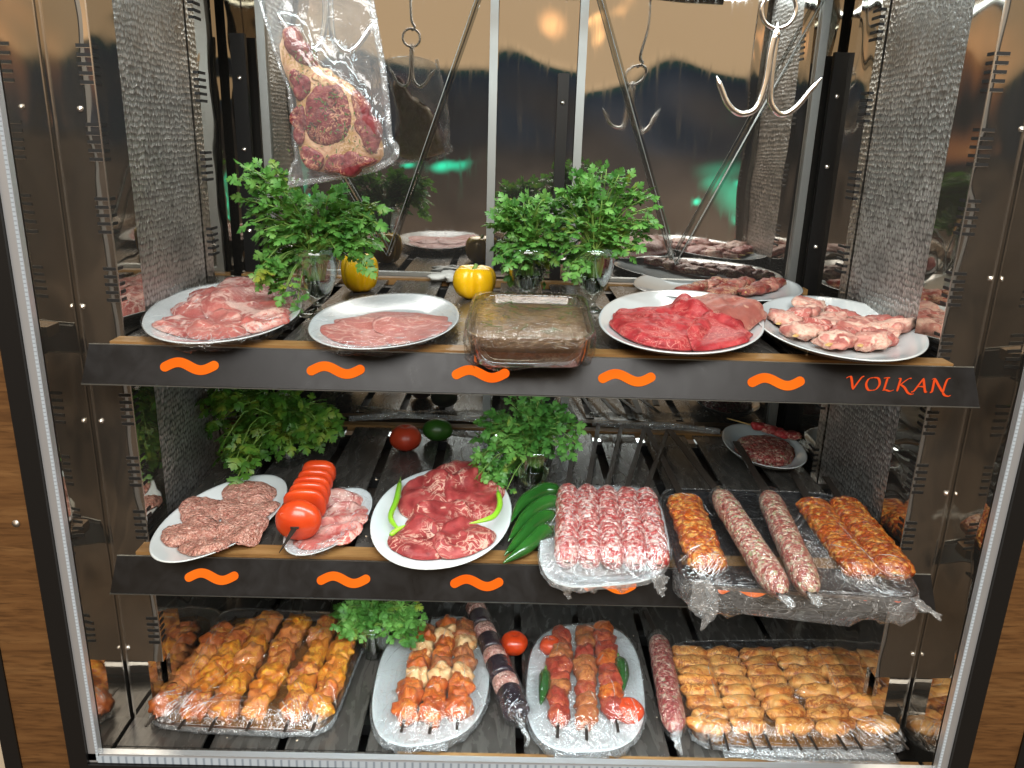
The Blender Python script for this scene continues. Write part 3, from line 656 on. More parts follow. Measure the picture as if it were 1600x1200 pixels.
def kebab(A, B, w, n, mats, seed, st, label, group, z0, skmat=None, over=(.05, .03), flat=.85, parentname='meat_skewer', skw=.004, piece='meat_cube', pw=2.2, gap=1.55, flatblade=True, amp=.46):
    """A front, B back (world xy); n pieces threaded on a skewer"""
    A = np.array([*A[:2], 0.]); B = np.array([*B[:2], 0.]); d = B-A; L = np.linalg.norm(d); d /= L; s_ = np.array([d[1], -d[0], 0])
    rr = random.Random(seed); rt = w/2*flat; zc = z0+rt
    root = empty(parentname, (*((A+B)/2)[:2], z0), label, 'kebab', group)
    a = A-d*over[0]; b = B+d*over[1]
    if flatblade: MB().put(*boxalong(a+[0, 0, zc], b+[0, 0, zc], skw, .0012)).build('skewer', skmat or m_iron, root)
    else: V, F = tube(np.linspace(a+[0, 0, zc], b+[0, 0, zc], 4), .0017, 8); add('skewer', V, F, skmat or m_iron, root)
    step = L/n
    for k in range(n):
        c = A+d*(step*(k+.5))+s_*rr.uniform(-.08, .08)*w+[0, 0, zc+rr.uniform(-.05, .08)*w]
        t1 = rr.uniform(-.35, .35); t2 = rr.uniform(-.25, .25); wv = w*rr.uniform(.82, 1.12)
        dd = d*math.cos(t1)+s_*math.sin(t1); ss = s_*math.cos(t1)-d*math.sin(t1); uu = np.array([0, 0, 1.])*math.cos(t2)+ss*math.sin(t2); ss = ss*math.cos(t2)-np.array([0, 0, 1.])*math.sin(t2)
        V, F = ellips(c, [dd*step*.5*gap*rr.uniform(.95, 1.15), ss*wv/2, uu*rt*rr.uniform(.85, 1.1)], seed*31+k, amp, .011, 28, 16, pw)
        V[:, 2] = np.maximum(V[:, 2], z0+.0006)
        mt = mats[k % len(mats)] if isinstance(mats, list) else rr.choice(list(mats))
        add(piece, V, F, mt, root); st.put(V, F)
    return root
def boxalong(a, b, w, t, up=(0, 0, 1)):
    a = np.asarray(a, float); b = np.asarray(b, float); d = b-a; d /= np.linalg.norm(d); s_ = np.cross(d, up); s_ /= np.linalg.norm(s_); u = np.cross(s_, d)
    V = [e+s_*i*w+u*j*t for e in (a, b) for i, j in ((-1, -1), (1, -1), (1, 1), (-1, 1))]
    return V, [(0, 1, 2, 3), (7, 6, 5, 4), (0, 4, 5, 1), (1, 5, 6, 2), (2, 6, 7, 3), (3, 7, 4, 0)]
def drape(name, sh, st, rimz, label, m=None, rs=44, seg=110, seed=3, skirt=.02, out=1.012, crump=.0012, it=45, inner=.02, group='cling film over the food', skm=None, ncr=80):
    th = np.arange(seg)/seg*2*PI; ca, sa = sup(th, sh.p); s_ = np.linspace(inner, out, rs)[:, None]
    XY = sh.xy(s_*ca, s_*sa); h = st.h(XY[..., 0], XY[..., 1]); h[-1] = rimz+.0015; h = np.maximum(h, sh.z-.03)
    H = h.copy()
    g = h.copy()
    for k in range(it):
        n_ = H.copy(); n_[1:-1] = (H[:-2]+H[2:]+np.roll(H, 1, 1)[1:-1]+np.roll(H, -1, 1)[1:-1])/4; n_[0] = H[1].mean(); n_[-1] = h[-1]; H = np.maximum(n_, h+.0007)
    Q = np.stack([XY[..., 0], XY[..., 1], H], -1)
    H = H+np.abs(fbm(Q, .03, seed))*crump*2+crump*.5*vnoise(Q*[3, .6, 1], .02, seed+4)
    R = [np.stack([XY[i, :, 0], XY[i, :, 1], H[i]], -1) for i in range(rs)]
    V, F = loft(R); nf = len(F); V = [tuple(v) for v in V]; F = list(F)
    G = np.array(R); rc = np.random.RandomState(seed*7+1)
    def samp(a, b):
        a = min(max(a, 0), 1)*(rs-1)*.9999; b = (b/(2*PI) % 1)*seg; i = int(a); j = int(b) % seg; u = a-i; v = b-int(b)
        return (G[i, j]*(1-u)+G[i+1, j]*u)*(1-v)+(G[i, (j+1) % seg]*(1-u)+G[i+1, (j+1) % seg]*u)*v
    for k in range(ncr):
        front = k < ncr*.72
        if front: t0 = rc.normal(-PI/2, .55); s0 = 1-abs(rc.normal(0, .05)); ln = rc.uniform(.05, .30)**1; dth = rc.normal(0, .10)
        else: t0 = rc.uniform(-PI, PI); s0 = rc.uniform(.35, 1); ln = rc.uniform(.04, .2); dth = rc.normal(0, .35)
        if k % 9 == 0: ln = .02; dth = rc.uniform(.12, .4)
        pts_ = np.array([samp(s0-ln*q, t0+dth*q+.015*math.sin(q*5+k)) for q in np.linspace(0, 1, 9)])
        T_ = np.gradient(pts_, axis=0); T_ /= np.linalg.norm(T_, axis=1)[:, None]+1e-9; Sd = np.stack([-T_[:, 1], T_[:, 0], 0*T_[:, 0]], 1)
        w_ = rc.uniform(.0003, .0009)*np.sin(np.linspace(.15, PI-.1, 9)); b0 = len(V)
        for q in range(9):
            V += [tuple(pts_[q]-Sd[q]*w_[q]+[0, 0, .0004]), tuple(pts_[q]+[0, 0, .0005+w_[q]]), tuple(pts_[q]+Sd[q]*w_[q]+[0, 0, .0004])]
            if q: F += [(b0+3*q-3, b0+3*q-2, b0+3*q+1, b0+3*q), (b0+3*q-2, b0+3*q-1, b0+3*q+2, b0+3*q+1)]
    o = add(name, V, F, m or m_film); o.data.materials.append(m_creaseglint); tag(o, label, 'film', group)
    o.data.polygons.foreach_set('material_index', [0]*nf+[1]*(len(F)-nf))
    # crumpled skirt gathered under the rim
    R2 = [R[-1]]
    for j, (k, dz) in enumerate(((out+.012, -skirt*.25), (out+.005, -skirt*.55), (out-.05, -skirt*.85), (out-.14, -skirt))):
        xy = sh.xy(ca*k, sa*k); Qn = np.column_stack([xy*1.0, np.full(seg, j*.05)]); nn = vnoise(Qn, .010, seed+7)
        c2 = sh.c[:2]; dr = (xy-c2); dr = dr/np.linalg.norm(dr, axis=1)[:, None]
        xy = xy+dr*(nn*.0042)[:, None]; R2.append(np.column_stack([xy, rimz+dz+.35*skirt*vnoise(Qn, .016, seed+11)*(j > 0)]))
    V, F = loft(R2, False, False); add('film_skirt', V, F, skm or m_filmk, o)
    return o
def shardfilm(name, P, w, seed, parent=None, label=None, m=None, tw=2.):
    """a gathered twist of film hanging along the points P"""
    P = resample(P, 16); n = 16; T, A, B = frames(P); R = []
    for i, p in enumerate(P):
        k = i/15; ww = np.interp(k, np.linspace(0, 1, len(w)), w); th = np.arange(n)/n*2*PI+tw*k
        rr = ww*(.55+.45*np.cos(th*3+seed))*(1+.5*vnoise(np.column_stack([np.cos(th), np.sin(th), np.full(n, k*3)]), .5, seed))
        R.append(p+A[i]*(np.cos(th)*rr)[:, None]+B[i]*(np.sin(th)*rr*.5)[:, None])
    V, F = loft(R); o = add(name, V, F, m or m_filmk, parent)
    if label: tag(o, label, 'film', 'loose ends of film')
    return o
# ---- parsley
def leaflet():
    # three-lobed toothed leaflet in the xy plane, base at origin, length 1
    o = [(0, 0), (.10, .05), (.26, .16), (.50, .20), (.46, .30), (.66, .42), (.50, .44), (.52, .58), (.36, .50), (.18, .40), (.20, .54), (.38, .70), (.27, .72), (.27, .88), (.14, .82), (0, 1.04)]
    L_ = [(-x, y) for x, y in o[::-1][1:-1]]; P = np.array(o+L_); z = -.10*np.abs(P[:, 0])*2+.06*np.sin(P[:, 1]*5)
    V = np.column_stack([P, z]); V = np.vstack([V, [0, .42, .05]]); n = len(P); F = [(i, (i+1) % n, n) for i in range(n)]; return V, F
LV, LF = leaflet()
def parsley(name, vase_top, tips, label, seed, m=m_leaf, size=.02, nper=1, r0=.02, stemm=None, base=None):
    """tips: list of world points where compound leaves end; stems run from the glass to them"""
    rr = np.random.RandomState(seed); root = empty(name, vase_top, label, 'parsley', 'parsley bunches in glasses')
    SV = MB(); LVs = []; LFs = []; nv = 0
    vt = np.array(vase_top, float); size = size*.88
    for tip in tips:
        tip = np.array(tip); ph = rr.rand()*2*PI; b0 = vt+[r0*math.cos(ph)*rr.rand(), r0*math.sin(ph)*rr.rand(), 0]
        low = b0*.5+vt*.5-[0, 0, .07*rr.uniform(.6, 1)]
        mid = b0*.45+tip*.55+[0, 0, .35*np.linalg.norm((tip-vt)[:2])*rr.uniform(.5, 1)]
        P = resample([low, b0, mid, tip], 9); V, F = tube(P, np.linspace(.0018, .0009, 9), 5); SV.put(V, F)
        dirn = P[-1]-P[-2]; dirn /= np.linalg.norm(dirn)
        for q in range(7):
            if q == 0: org = tip; dd = dirn; sz = size*rr.uniform(1.0, 1.35)
            else:
                kk = (q+1)//2; org = tip-dirn*size*.62*kk; side = np.cross(dirn, [rr.normal(0, .3), rr.normal(0, .3), 1]); side /= np.linalg.norm(side)
                sgn = 1 if q % 2 else -1; dd = side*sgn*.95+dirn*.45+rr.normal(0, .22, 3); dd /= np.linalg.norm(dd); sz = size*rr.uniform(.75, 1.15); 
                V, F = tube(np.array([org, org+dd*sz*.35, org+dd*sz*.7]), .0005, 3); SV.put(V, F); org = org+dd*sz*.5
            up = np.array([0, -.35, 1.])+rr.normal(0, .45, 3); sx_ = np.cross(dd, up); sx_ /= np.linalg.norm(sx_)+1e-9; uz = np.cross(sx_, dd)
            curl = rr.uniform(-.5, .3)
            L0 = LV.copy(); L0[:, 2] += curl*(L0[:, 1]**2)*.5; L0[:, 0] *= rr.uniform(.8, 1.1)
            V = org+sz*1.15*(L0[:, 0:1]*sx_+L0[:, 1:2]*dd+L0[:, 2:3]*uz); LVs.append(V); LFs += [tuple(i+nv for i in f) for f in LF]; nv += len(V)
    SV.build('stem', stemm or m_stem, root, True); add('foliage', np.vstack(LVs), LFs, m, root, True)
    return root
def tips_px(rr, px, Y, n, spread, jitY=.05, inner=.0):
    """scatter tips through the volume whose silhouette is the polygon px on the plane Y"""
    P = np.array([at(x, y, Y=Y) for x, y in px]); a, b = P.min(0), P.max(0); out = []
    poly = P[:, [0, 2]]
    def inside(q):
        c = False
        for i in range(len(poly)):
            x1, y1 = poly[i]; x2, y2 = poly[i-1]
            if (y1 > q[1]) != (y2 > q[1]) and q[0] < (x2-x1)*(q[1]-y1)/(y2-y1)+x1: c = not c
        return c
    while len(out) < n:
        q = np.array([rr.uniform(a[0], b[0]), rr.uniform(a[2], b[2])])
        if inside(q): out.append((q[0], Y+rr.uniform(-jitY, jitY*.8), q[1]))
    return out
def goblet(c, h, r, label, foot=True, water=.55, name='goblet'):
    if foot: pr = [(.001, 0), (r*.78, 0), (r*.80, .002), (r*.5, .006), (r*.18, .012), (r*.15, h*.14), (r*.26, h*.20), (r*.55, h*.32), (r*.80, h*.55), (r*.96, h*.85), (r, h), (r-.0018, h), (r*.94-.0018, h*.85), (r*.77-.0018, h*.55), (r*.5, h*.34), (r*.1, h*.24)]
    else: pr = [(.001, 0), (r*.62, 0), (r*.66, .003), (r*.72, h*.3), (r*.88, h*.7), (r, h), (r-.0018, h), (r*.86, h*.7), (r*.68, h*.3), (r*.5, .012), (.001, .010)]
    V, F = lathe(pr, c, 40); root = add(name, V, F, m_glass); tag(root, label, 'glass', 'glasses holding parsley')
    zt = h*water
    if foot: wp = [(r*.08, h*.26), (r*.47, h*.36), (r*.73, h*.55), (r*.73+.001, zt+.001) if zt > h*.55 else (r*.6, h*.5), (.001, zt+.001)]
    else: wp = [(.001, .014), (r*.48, .015), (r*.66, h*.3), (r*.66+(r*.2)*(zt/h-.3)/.4, zt), (.001, zt)]
    V, F = lathe(wp, c, 32); add('water', V, F, m_water, root); return root
def chilli(pts, r, label, m, group, st=None, cat='chilli', name='chilli_pepper', seed=1, stem=.015):
    P = resample(pts, 18); s_ = np.linspace(0, 1, 18); rad = r*np.interp(s_, [0, .06, .2, .6, .9, 1], [.45, .85, 1, .85, .35, .05])
    V, F = tube(P, rad, 28); Pc = np.repeat(P, 28, 0); V = Pc+(V-Pc)*(1+.10*fbm(V, .02, seed)+(.05*np.cos(np.tile(np.arange(28)/28*2*PI, 18)*3+np.repeat(s_, 28)*2)))[:, None]
    o = add(name, V, F, m); tag(o, label, cat, group)
    d = P[0]-P[2]; d /= np.linalg.norm(d); V2, F2 = tube(np.array([P[0]-d*.002, P[0]+d*stem*.5, P[0]+d*stem+[0, 0, .003]]), [.55*r, .22*r, .18*r], 8); add('stalk', V2, F2, m_stem, o)
    if st is not None: st.put(V, F)
    return o
def tomato(c, r, label, m=m_tom, st=None, sq=.86, name='tomato', cat='tomato', grp=None, calyx=True, seed=1):
    V, F = ellips((0, 0, 0), np.diag([r, r, r*sq]), seed, .04, r, 32, 20)
    th = np.arctan2(V[:, 1], V[:, 0]); rad = np.linalg.norm(V[:, :2], axis=1)/r; V[:, 2] -= np.where(V[:, 2] > 0, r*.22*np.exp(-(rad/.25)**2), 0); V[:, :2] *= (1+.025*np.cos(th*5+seed))[:, None]
    V = V+np.array([c[0], c[1], c[2]+r*sq*.97]); o = add(name, V, F, m); tag(o, label, cat, grp)
    if calyx: V2, F2 = lathe([(r*.12, 0), (r*.1, .002), (.001, .003)], (c[0], c[1], V[:, 2].max()-r*.2), 10); add('calyx', V2, F2, m_stem, o)
    if st is not None: st.put(V, F)
    return o
def bellpepper(c, r, h, label, seed, rot=0.):
    n, m = 48, 22; th = np.arange(n)/n*2*PI; R = []
    for k in range(m):
        t = k/(m-1); a = t*PI; rr_ = math.sin(a)**.55; zz = h/2*(1-math.cos(a))
        lob = 1-.17*(.5-.5*np.cos(4*(th+rot)))**.5*0-.13*np.abs(np.cos(2*(th+rot)))**6*1.0
        lob = 1-.27*np.exp(-((np.mod(th+rot, PI/2)-PI/4)/.22)**2)
        tp = 1-.14*(1-t) 
        R.append(np.column_stack([np.cos(th)*r*rr_*lob*tp, np.sin(th)*r*rr_*lob*tp, np.full(n, zz)]))
    R = np.array(R); 
    for k in range(m):
        t = k/(m-1)
        if t > .8: rad = np.linalg.norm(R[k, :, :2], axis=1)/r; R[k, :, 2] -= h*.20*np.exp(-(rad/.38)**2)
    V, F = loft(R); V = V*(1+.03*fbm(V, .03, seed))[:, None]+np.array(c); o = add('bell_pepper', V, F, m_yel); tag(o, label, 'pepper', 'yellow bell peppers')
    V2, F2 = tube(np.array([[0, 0, h*.79], [0, 0, h*.90], [.004, -.002, h*1.02]])+np.array(c), [.008, .0045, .0042], 10); add('stalk', V2, F2, m_stem, o); return o
def log(A, B, r, z0, mt, seed, st, name, label, cat, grp, flat=.8, sk=None, amp=.10, ns=.012, ends=.06, skout=0., lump=0., skw=.005, n=26, m=70):
    A = np.array([*A[:2], z0+r*flat]); B = np.array([*B[:2], z0+r*flat]); P = lineup(A, B, m); s_ = np.linspace(0, 1, m)
    k = np.sqrt(np.maximum(.002, 1-(1-np.minimum(s_, 1-s_)/ends).clip(0, 1)**2)); k = k*(1+lump*np.sin(s_*len(P)*.55+seed))
    V, F = tube(P, r*k, n, flat); Pc = np.repeat(P, n, 0); V = Pc+(V-Pc)*(1+amp*fbm(V, ns, seed))[:, None]; V[:, 2] = np.maximum(V[:, 2], z0)
    if sk is not None:
        root = empty(name, (*((A+B)/2)[:2], z0), label, cat, grp); add('meat', V, F, mt, root)
        d = (B-A)/np.linalg.norm(B-A); E_ = np.array([sk[0], sk[1], z0+r*flat if len(sk) < 3 else sk[2]])
        MB().put(*boxalong(A-d*skout, B, skw, .0012)).put(*boxalong(B, E_, skw, .0012)).build('skewer', m_iron, root)
    else: root = add(name, V, F, mt); tag(root, label, cat, grp)
    st.put(V, F); return root
def tray(sh, z, h, label, st, m, grp='rectangular trays of skewers'):
    pr = [(.02, z), (.90, z), (.93, z+.001), (.97, z+h*.9), (1.0, z+h), (1.0, z+h+.0012), (.985, z+h+.0008), (.955, z+h*.85), (.92, z+.003), (.02, z+.0025)]
    V, F = loft(rings3(sh, pr, 96)); o = add('tray', V, F, m); tag(o, label, 'tray', grp); st.put(V, F); return o

def PX(x, y, z): return at(x, y, z=z)
# ================================================================== TOP SHELF
z = ZT
# plate of lamb cutlets, far left
st1 = Stack(z); sh1 = Shape4(z+.022, LRFB=((229, 494), (477, 474), (338, 530), (362, 438)), p=2.15)
plate(sh1, z, .022, 'white oval plate of wrapped lamb cutlets at the left of the top shelf', st1)
G = 'lamb slices on the upper left plate'
for i, (pts, lb, t, mm) in enumerate((
    ([(338, 452), (372, 440), (420, 442), (428, 458), (385, 470), (345, 468)], 'furthest lamb slice on the upper left plate', .016, m_lamb),
    ([(298, 470), (312, 455), (345, 462), (358, 480), (334, 492), (304, 490)], 'curled lamb slice standing behind the front slices, upper left plate', .022, m_lamb),
    ([(355, 470), (380, 455), (425, 458), (446, 478), (436, 494), (400, 500), (368, 500)], 'large red lamb slice at the right side of the upper left plate', .016, m_lamb),
    ([(250, 500), (268, 490), (300, 490), (320, 505), (302, 519), (268, 515)], 'small lamb slice at the left end of the upper left plate', .013, m_lamb),
    ([(302, 520), (322, 502), (350, 486), (378, 500), (394, 516), (360, 524), (325, 524)], 'broad pink lamb slice at the front of the upper left plate', .013, m_lamb2),
    ([(385, 505), (412, 492), (442, 488), (444, 500), (414, 515), (390, 519)], 'narrow lamb slice at the right front of the upper left plate', .012, m_bacon))):
    slab('lamb_slice', mm, st1, z+.02, pts, t=t, seed=11+i, lbl=lb, grp=G, fold=.012, wav=.004)
drape('cling_film', sh1, st1, z+.022, 'cling film stretched over the upper left lamb plate', seed=5, skirt=.016, m=m_filmt, skm=m_filmt)
# plate of pink steaks
st2 = Stack(z); sh2 = Shape4(z+.022, LRFB=((485, 506), (719, 488), (600, 543), (606, 459)), p=2.15)
plate(sh2, z, .022, 'white oval plate of flat pink steaks between goblet and glass dish', st2)
for i, (pts, lb) in enumerate((
    ([(520, 494), (560, 484), (600, 478), (660, 480), (700, 498), (650, 505), (560, 505)], 'rearmost flat pink steak, between the goblet and the glass dish'),
    ([(504, 510), (528, 497), (575, 488), (603, 492), (612, 515), (592, 530), (550, 531), (520, 524)], 'left pink steak with thin pale rim, before the yellow pepper'),
    ([(600, 495), (640, 486), (680, 494), (697, 512), (672, 526), (620, 531), (602, 515)], 'right pink steak with small white fat corner, beside the glass dish'))):
    slab('steak', m_lamb2, st2, z+.02, pts, t=.008, seed=31+i, lbl=lb, grp='flat pink steaks', wav=.0015)
drape('cling_film', sh2, st2, z+.022, 'cling film over the flat pink steaks', seed=9, skirt=.016, m=m_filmt, skm=m_filmt)
# yellow peppers
c = PX(563, 455, z); bellpepper((c[0], c[1], z), .043, .082, 'taller yellow bell pepper beside the left goblet', 3, .3)
c = PX(741, 466, z); bellpepper((c[0], c[1], z), .050, .070, 'squat yellow bell pepper behind the glass baking dish', 8, .9)
# crumpled paper
c = PX(705, 442, z); V, F = ellips((c[0], c[1]+.02, z+.010), np.diag([.045, .03, .012]), 5, .8, .014, 40, 20); V[:, 2] = np.maximum(V[:, 2], z)
tag(add('crumpled_wrap', V, F, simple('white_wrap', (.62, .62, .58), .5)), 'crumpled whitish wrap left of the squat yellow pepper', 'wrapping')
# glass dish
stD = Stack(z); shD = Shape4(z+.050, quad=((722, 529), (934, 533), (916, 462), (742, 458)), p=6.5)
pr = [(.02, z+.001), (.84, z+.001), (.90, z+.006), (.96, z+.035), (.98, z+.046), (1.0, z+.050), (1.0, z+.053), (.965, z+.053), (.945, z+.046), (.87, z+.010), (.82, z+.005), (.02, z+.005)]
V, F = loft(rings3(shD, pr, 96)); dish = add('baking_dish', V, F, m_dish); tag(dish, 'rectangular brown glass baking dish in the middle of the top shelf', 'dish')
V, F = loft(rings3(shD, [(.02, z+.0055), (.81, z+.0055), (.86, z+.010), (.90, z+.026)], 96)); m1 = add('marinated_meat', V, F, m_marside); tag(m1, 'marinated meat in orange brown sauce filling the glass dish', 'meat')
R = rings3(shD, [(.90, z+.0262), (.905, z+.036), (.7, z+.040), (.4, z+.041), (.02, z+.0415)], 96)
for q in R[1:]: q[:, 2] += .0022*fbm(q, .02, 4)
V, F = loft(R, False, True); add('sauce_top', V, F, m_mari, m1); stD.put(V, F)
mb = MB(); rr = random.Random(5)
for k in range(46):
    a, b = rr.uniform(-.75, .75), rr.uniform(-.7, .75); p = shD.xy(a, b); ang = rr.uniform(0, PI); L_ = rr.uniform(.006, .022)
    mb.put(*boxalong((p[0], p[1], z+.0435), (p[0]+math.cos(ang)*L_, p[1]+math.sin(ang)*L_, z+.0445), .0007, .0004))
mb.build('dill_sprig', m_herb, m1)
drape('cling_film', shD, stD, z+.0525, 'cling film sealing the glass baking dish', seed=13, skirt=.05, crump=.0006, it=10, ncr=30, skm=film('dish_wrap', .005, .4, .05, .1, (.98, .98, .97), 1.15))
# right beef plate
st3 = Stack(z); sh3 = Shape4(z+.026, LRFB=((937, 489), (1194, 503), (1060, 550), (1068, 452)), p=2.1)
plate(sh3, z, .026, 'white oval plate carrying two big red beef cuts', st3)
slab('beef_cut', m_beefdark, st3, z+.03, [(1062, 478), (1090, 466), (1130, 466), (1165, 480), (1178, 502), (1150, 512), (1095, 505)], t=.052, seed=52, lbl='taller beef cut with brownish outer skin, right side of its plate', grp='big beef cuts', dome=.9, wav=.004)
slab('beef_cut', m_beefred, st3, z+.03, [(962, 492), (1000, 476), (1050, 474), (1082, 492), (1096, 522), (1060, 532), (1000, 525), (968, 510)], t=.034, seed=51, lbl='bright red beef cut with notched surface, left side of its plate', grp='big beef cuts', dome=.7, wav=.0028, fold=.006, ws=.02, rs=26, seg=110)
slab('beef_cut', m_beefred, st3, z+.035, [(1086, 510), (1130, 498), (1164, 504), (1168, 518), (1140, 530), (1105, 532), (1085, 524)], t=.018, seed=53, lbl='smooth red cut face leaning at the right front of the beef plate', grp='big beef cuts', dome=.6, wav=.0025, ws=.02, rs=22, seg=100)
# back plate with dark beef skewers
st4 = Stack(z); sh4 = Shape4(z+.02, LRFB=((990, 440), (1255, 452), (1120, 468), (1122, 424)), p=2.3)
plate(sh4, z, .02, 'long white plate of dark beef skewers at the back right', st4)
for i, (a, b) in enumerate((((1068, 456), (1125, 440)), ((1120, 458), (1168, 440)), ((1170, 455), (1216, 440)))):
    kebab(PX(*a, z+.02), PX(*b, z+.02), .040, 4, [m_darksk, m_darksk, m_beefdark], 61+i, st4, 'dark beef skewer on the back right plate, ' + ('leftmost', 'middle', 'rightmost')[i]+' of three', 'dark beef skewers', z+.008, m_bambo, (.02, .02), .6, 'beef_skewer', flatblade=False)
# right plate with lamb rolls on sticks
st5 = Stack(z); sh5 = Shape4(z+.026, LRFB=((1177, 484), (1443, 528), (1312, 557), (1318, 467)), p=2.1)
plate(sh5, z, .026, 'white oval plate of pale lamb rolls at the right end of the top shelf', st5)
for i, (a, b, n_) in enumerate((((1222, 503), (1274, 478), 4), ((1250, 522), (1326, 492), 5), ((1300, 536), (1372, 500), 5), ((1350, 537), (1412, 506), 5))):
    kebab(PX(*a, z+.02), PX(*b, z+.02), .058, n_, [m_lambsk, m_lamb2, m_lambsk], 71+i, st5, 'pale lamb roll on a bamboo stick, ' + ('nearest the plate\'s left end', 'second from the plate\'s left end', 'third from the plate\'s left end', 'nearest the plate\'s right end')[i], 'lamb rolls on bamboo sticks', z+.008, m_bambo, (.022, .03), .42, 'lamb_skewer', piece='lamb_fold', flatblade=True, skw=.0035, gap=1.25, amp=.40, pw=3.0)
# goblets and parsley
def vase(px, py, z, h, r, lab, foot=True, name='goblet', water=.55):
    c = PX(px, py, z); c[2] = z; goblet(c, h, r, lab, foot, water, name); return c
rr = np.random.RandomState(3)
c = vase(497, 492, z, .125, .046, 'clear footed goblet holding parsley between the two left plates')
tp = tips_px(rr, [(375, 255), (430, 262), (460, 290), (530, 300), (595, 320), (598, 380), (560, 410), (500, 400), (470, 430), (445, 455), (420, 440), (400, 380), (378, 310)], c[1], 141, 0, .055)
tp += [tuple(at(*p, Y=c[1]-.06)) for p in ((464, 478), (445, 455), (412, 425), (440, 462), (575, 418), (590, 350), (385, 262), (400, 290))]
parsley('parsley_bunch', (c[0], c[1], z+.11), tp, 'wide loose parsley bunch under the hanging steak bag', 21, size=.0185)
c = vase(822, 478, z, .12, .046, 'footed goblet of parsley standing just behind the glass dish')
tp = tips_px(rr, [(762, 345), (790, 310), (830, 300), (868, 320), (885, 380), (860, 420), (848, 448), (800, 440), (780, 400)], c[1], 95, 0, .05)
parsley('parsley_bunch', (c[0], c[1], z+.105), tp, 'compact parsley bunch behind the glass dish, with drooping front leaves', 22, size=.0175)
c = vase(924, 484, z, .125, .044, 'tall footed goblet of parsley left of the red beef plate')
tp = tips_px(rr, [(862, 300), (900, 275), (960, 255), (1010, 285), (1030, 330), (1015, 370), (970, 395), (930, 400), (890, 440), (870, 380)], c[1], 129, 0, .05)
tp += [tuple(at(*p, Y=c[1]-.03)) for p in ((1020, 350), (985, 400), (905, 430), (888, 425))]
parsley('parsley_bunch', (c[0], c[1], z+.11), tp, 'tallest parsley bunch, left of the red beef plate', 23, size=.0165)
mb = MB(); rr2 = random.Random(77)
for k in range(90):
    zz = rr2.choice([ZT, ZM, ZB, ZB]); x_ = rr2.uniform(-.62, .62); y_ = rr2.uniform(-.035, .35) if zz != ZB else rr2.uniform(-.06, .3); r_ = rr2.uniform(.0008, .002)
    V, F = ellips((x_, y_, zz+r_+.004*(y_ < -.014)), np.diag([r_*rr2.uniform(1, 1.8), r_, r_*.8]), k, .5, .002, 7, 5); mb.put(V, F)
o = mb.build('crumbs', simple('crumb', (.55, .45, .33), .6)); tag(o, 'scattered pale crumbs and drips on the shelves', 'crumbs', None, 'stuff')
# ---- hanging things
def hook(c, k, label, yaw=0., third=True):
    """swivel hook: ring, collar and pointed prongs; c = ring centre, k = metres per photo pixel"""
    root = empty('meat_hook', c, label, 'hook', 'hanging steel hooks')
    t = np.linspace(0, 2*PI, 33)[:-1]; R_ = []
    ring = np.array([[math.cos(a)*25*k, 0, math.sin(a)*25*k] for a in t])
    V = []; n = 10
    for i, p in enumerate(ring):
        d = p/np.linalg.norm(p)
        for j in range(n):
            b = j/n*2*PI; V.append(p+d*math.cos(b)*3.2*k+np.array([0, 1, 0])*math.sin(b)*3.2*k)
    F = [(i*n+j, i*n+(j+1) % n, ((i+1) % 32)*n+(j+1) % n, ((i+1) % 32)*n+j) for i in range(32) for j in range(n)]
    add('ring', np.array(V)+c, F, m_galv, root)
    V, F = lathe([(6*k, 0), (7*k, 3*k), (7*k, 9*k), (3.5*k, 12*k), (3.5*k, 22*k)], (c[0], c[1], c[2]-38*k), 12); add('swivel', V, F, m_galv, root)
    for q, (sx_, pts) in enumerate(((-1, [(-3, -34), (-6, -60), (-8, -100), (-18, -135), (-40, -144), (-60, -132), (-74, -108), (-82, -92)]), (1, [(3, -34), (2, -60), (2, -100), (6, -128), (24, -143), (44, -132), (62, -108), (78, -88)]))):
        P = resample([np.array([x*k, (4*k if q else -4*k), y*k]) for x, y in pts], 40); rad = 5.4*k*np.interp(np.linspace(0, 1, 40), [0, .9, 1], [1, .85, .12])
        ca, sa = math.cos(yaw), math.sin(yaw); P = P@np.array([[ca, sa, 0], [-sa, ca, 0], [0, 0, 1]])
        V, F = tube(P+c, rad, 12); add('prong', V, F, m_galv, root)
    # S-shaped link up to the rail
    P = resample([np.array(p)*k for p in ((0, 0, 20), (10, 0, 30), (0, 0, 60), (-2, 0, 200))], 30); P = np.vstack([P, [P[-1][0]*.5, (.04-c[1])*.5, (P[-1][2]+.70-c[2])/2], [0, .04-c[1], .70-c[2]]])
    V, F = tube(P+c, .0035, 8); add('link', V, F, m_galv, root)
    return root
kk = 1/F_PX*1.22
c = at(1217, 15, Y=-.015); hook(c, kk, 'empty double pronged steel hook hanging at the upper right')
c = at(512, -75, Y=.085); hook(c, kk*.98, 'steel hook holding the vacuum bag, seen in the mirrored door', .35)
rl = MB().put(*tube(np.array([[-.55, .04, .705], [.55, .04, .705]]), .009, 14)); o = rl.build('hanging_rail', m_post, None, True); tag(o, 'dark horizontal rail the hooks hang from, reflected in the back doors', 'rail')
for x in (-.4, .32):
    V, F = tube(np.array([[x, .04, .712], [x, .04, .858]]), .006, 10); add('rail_bracket', V, F, m_post, o)
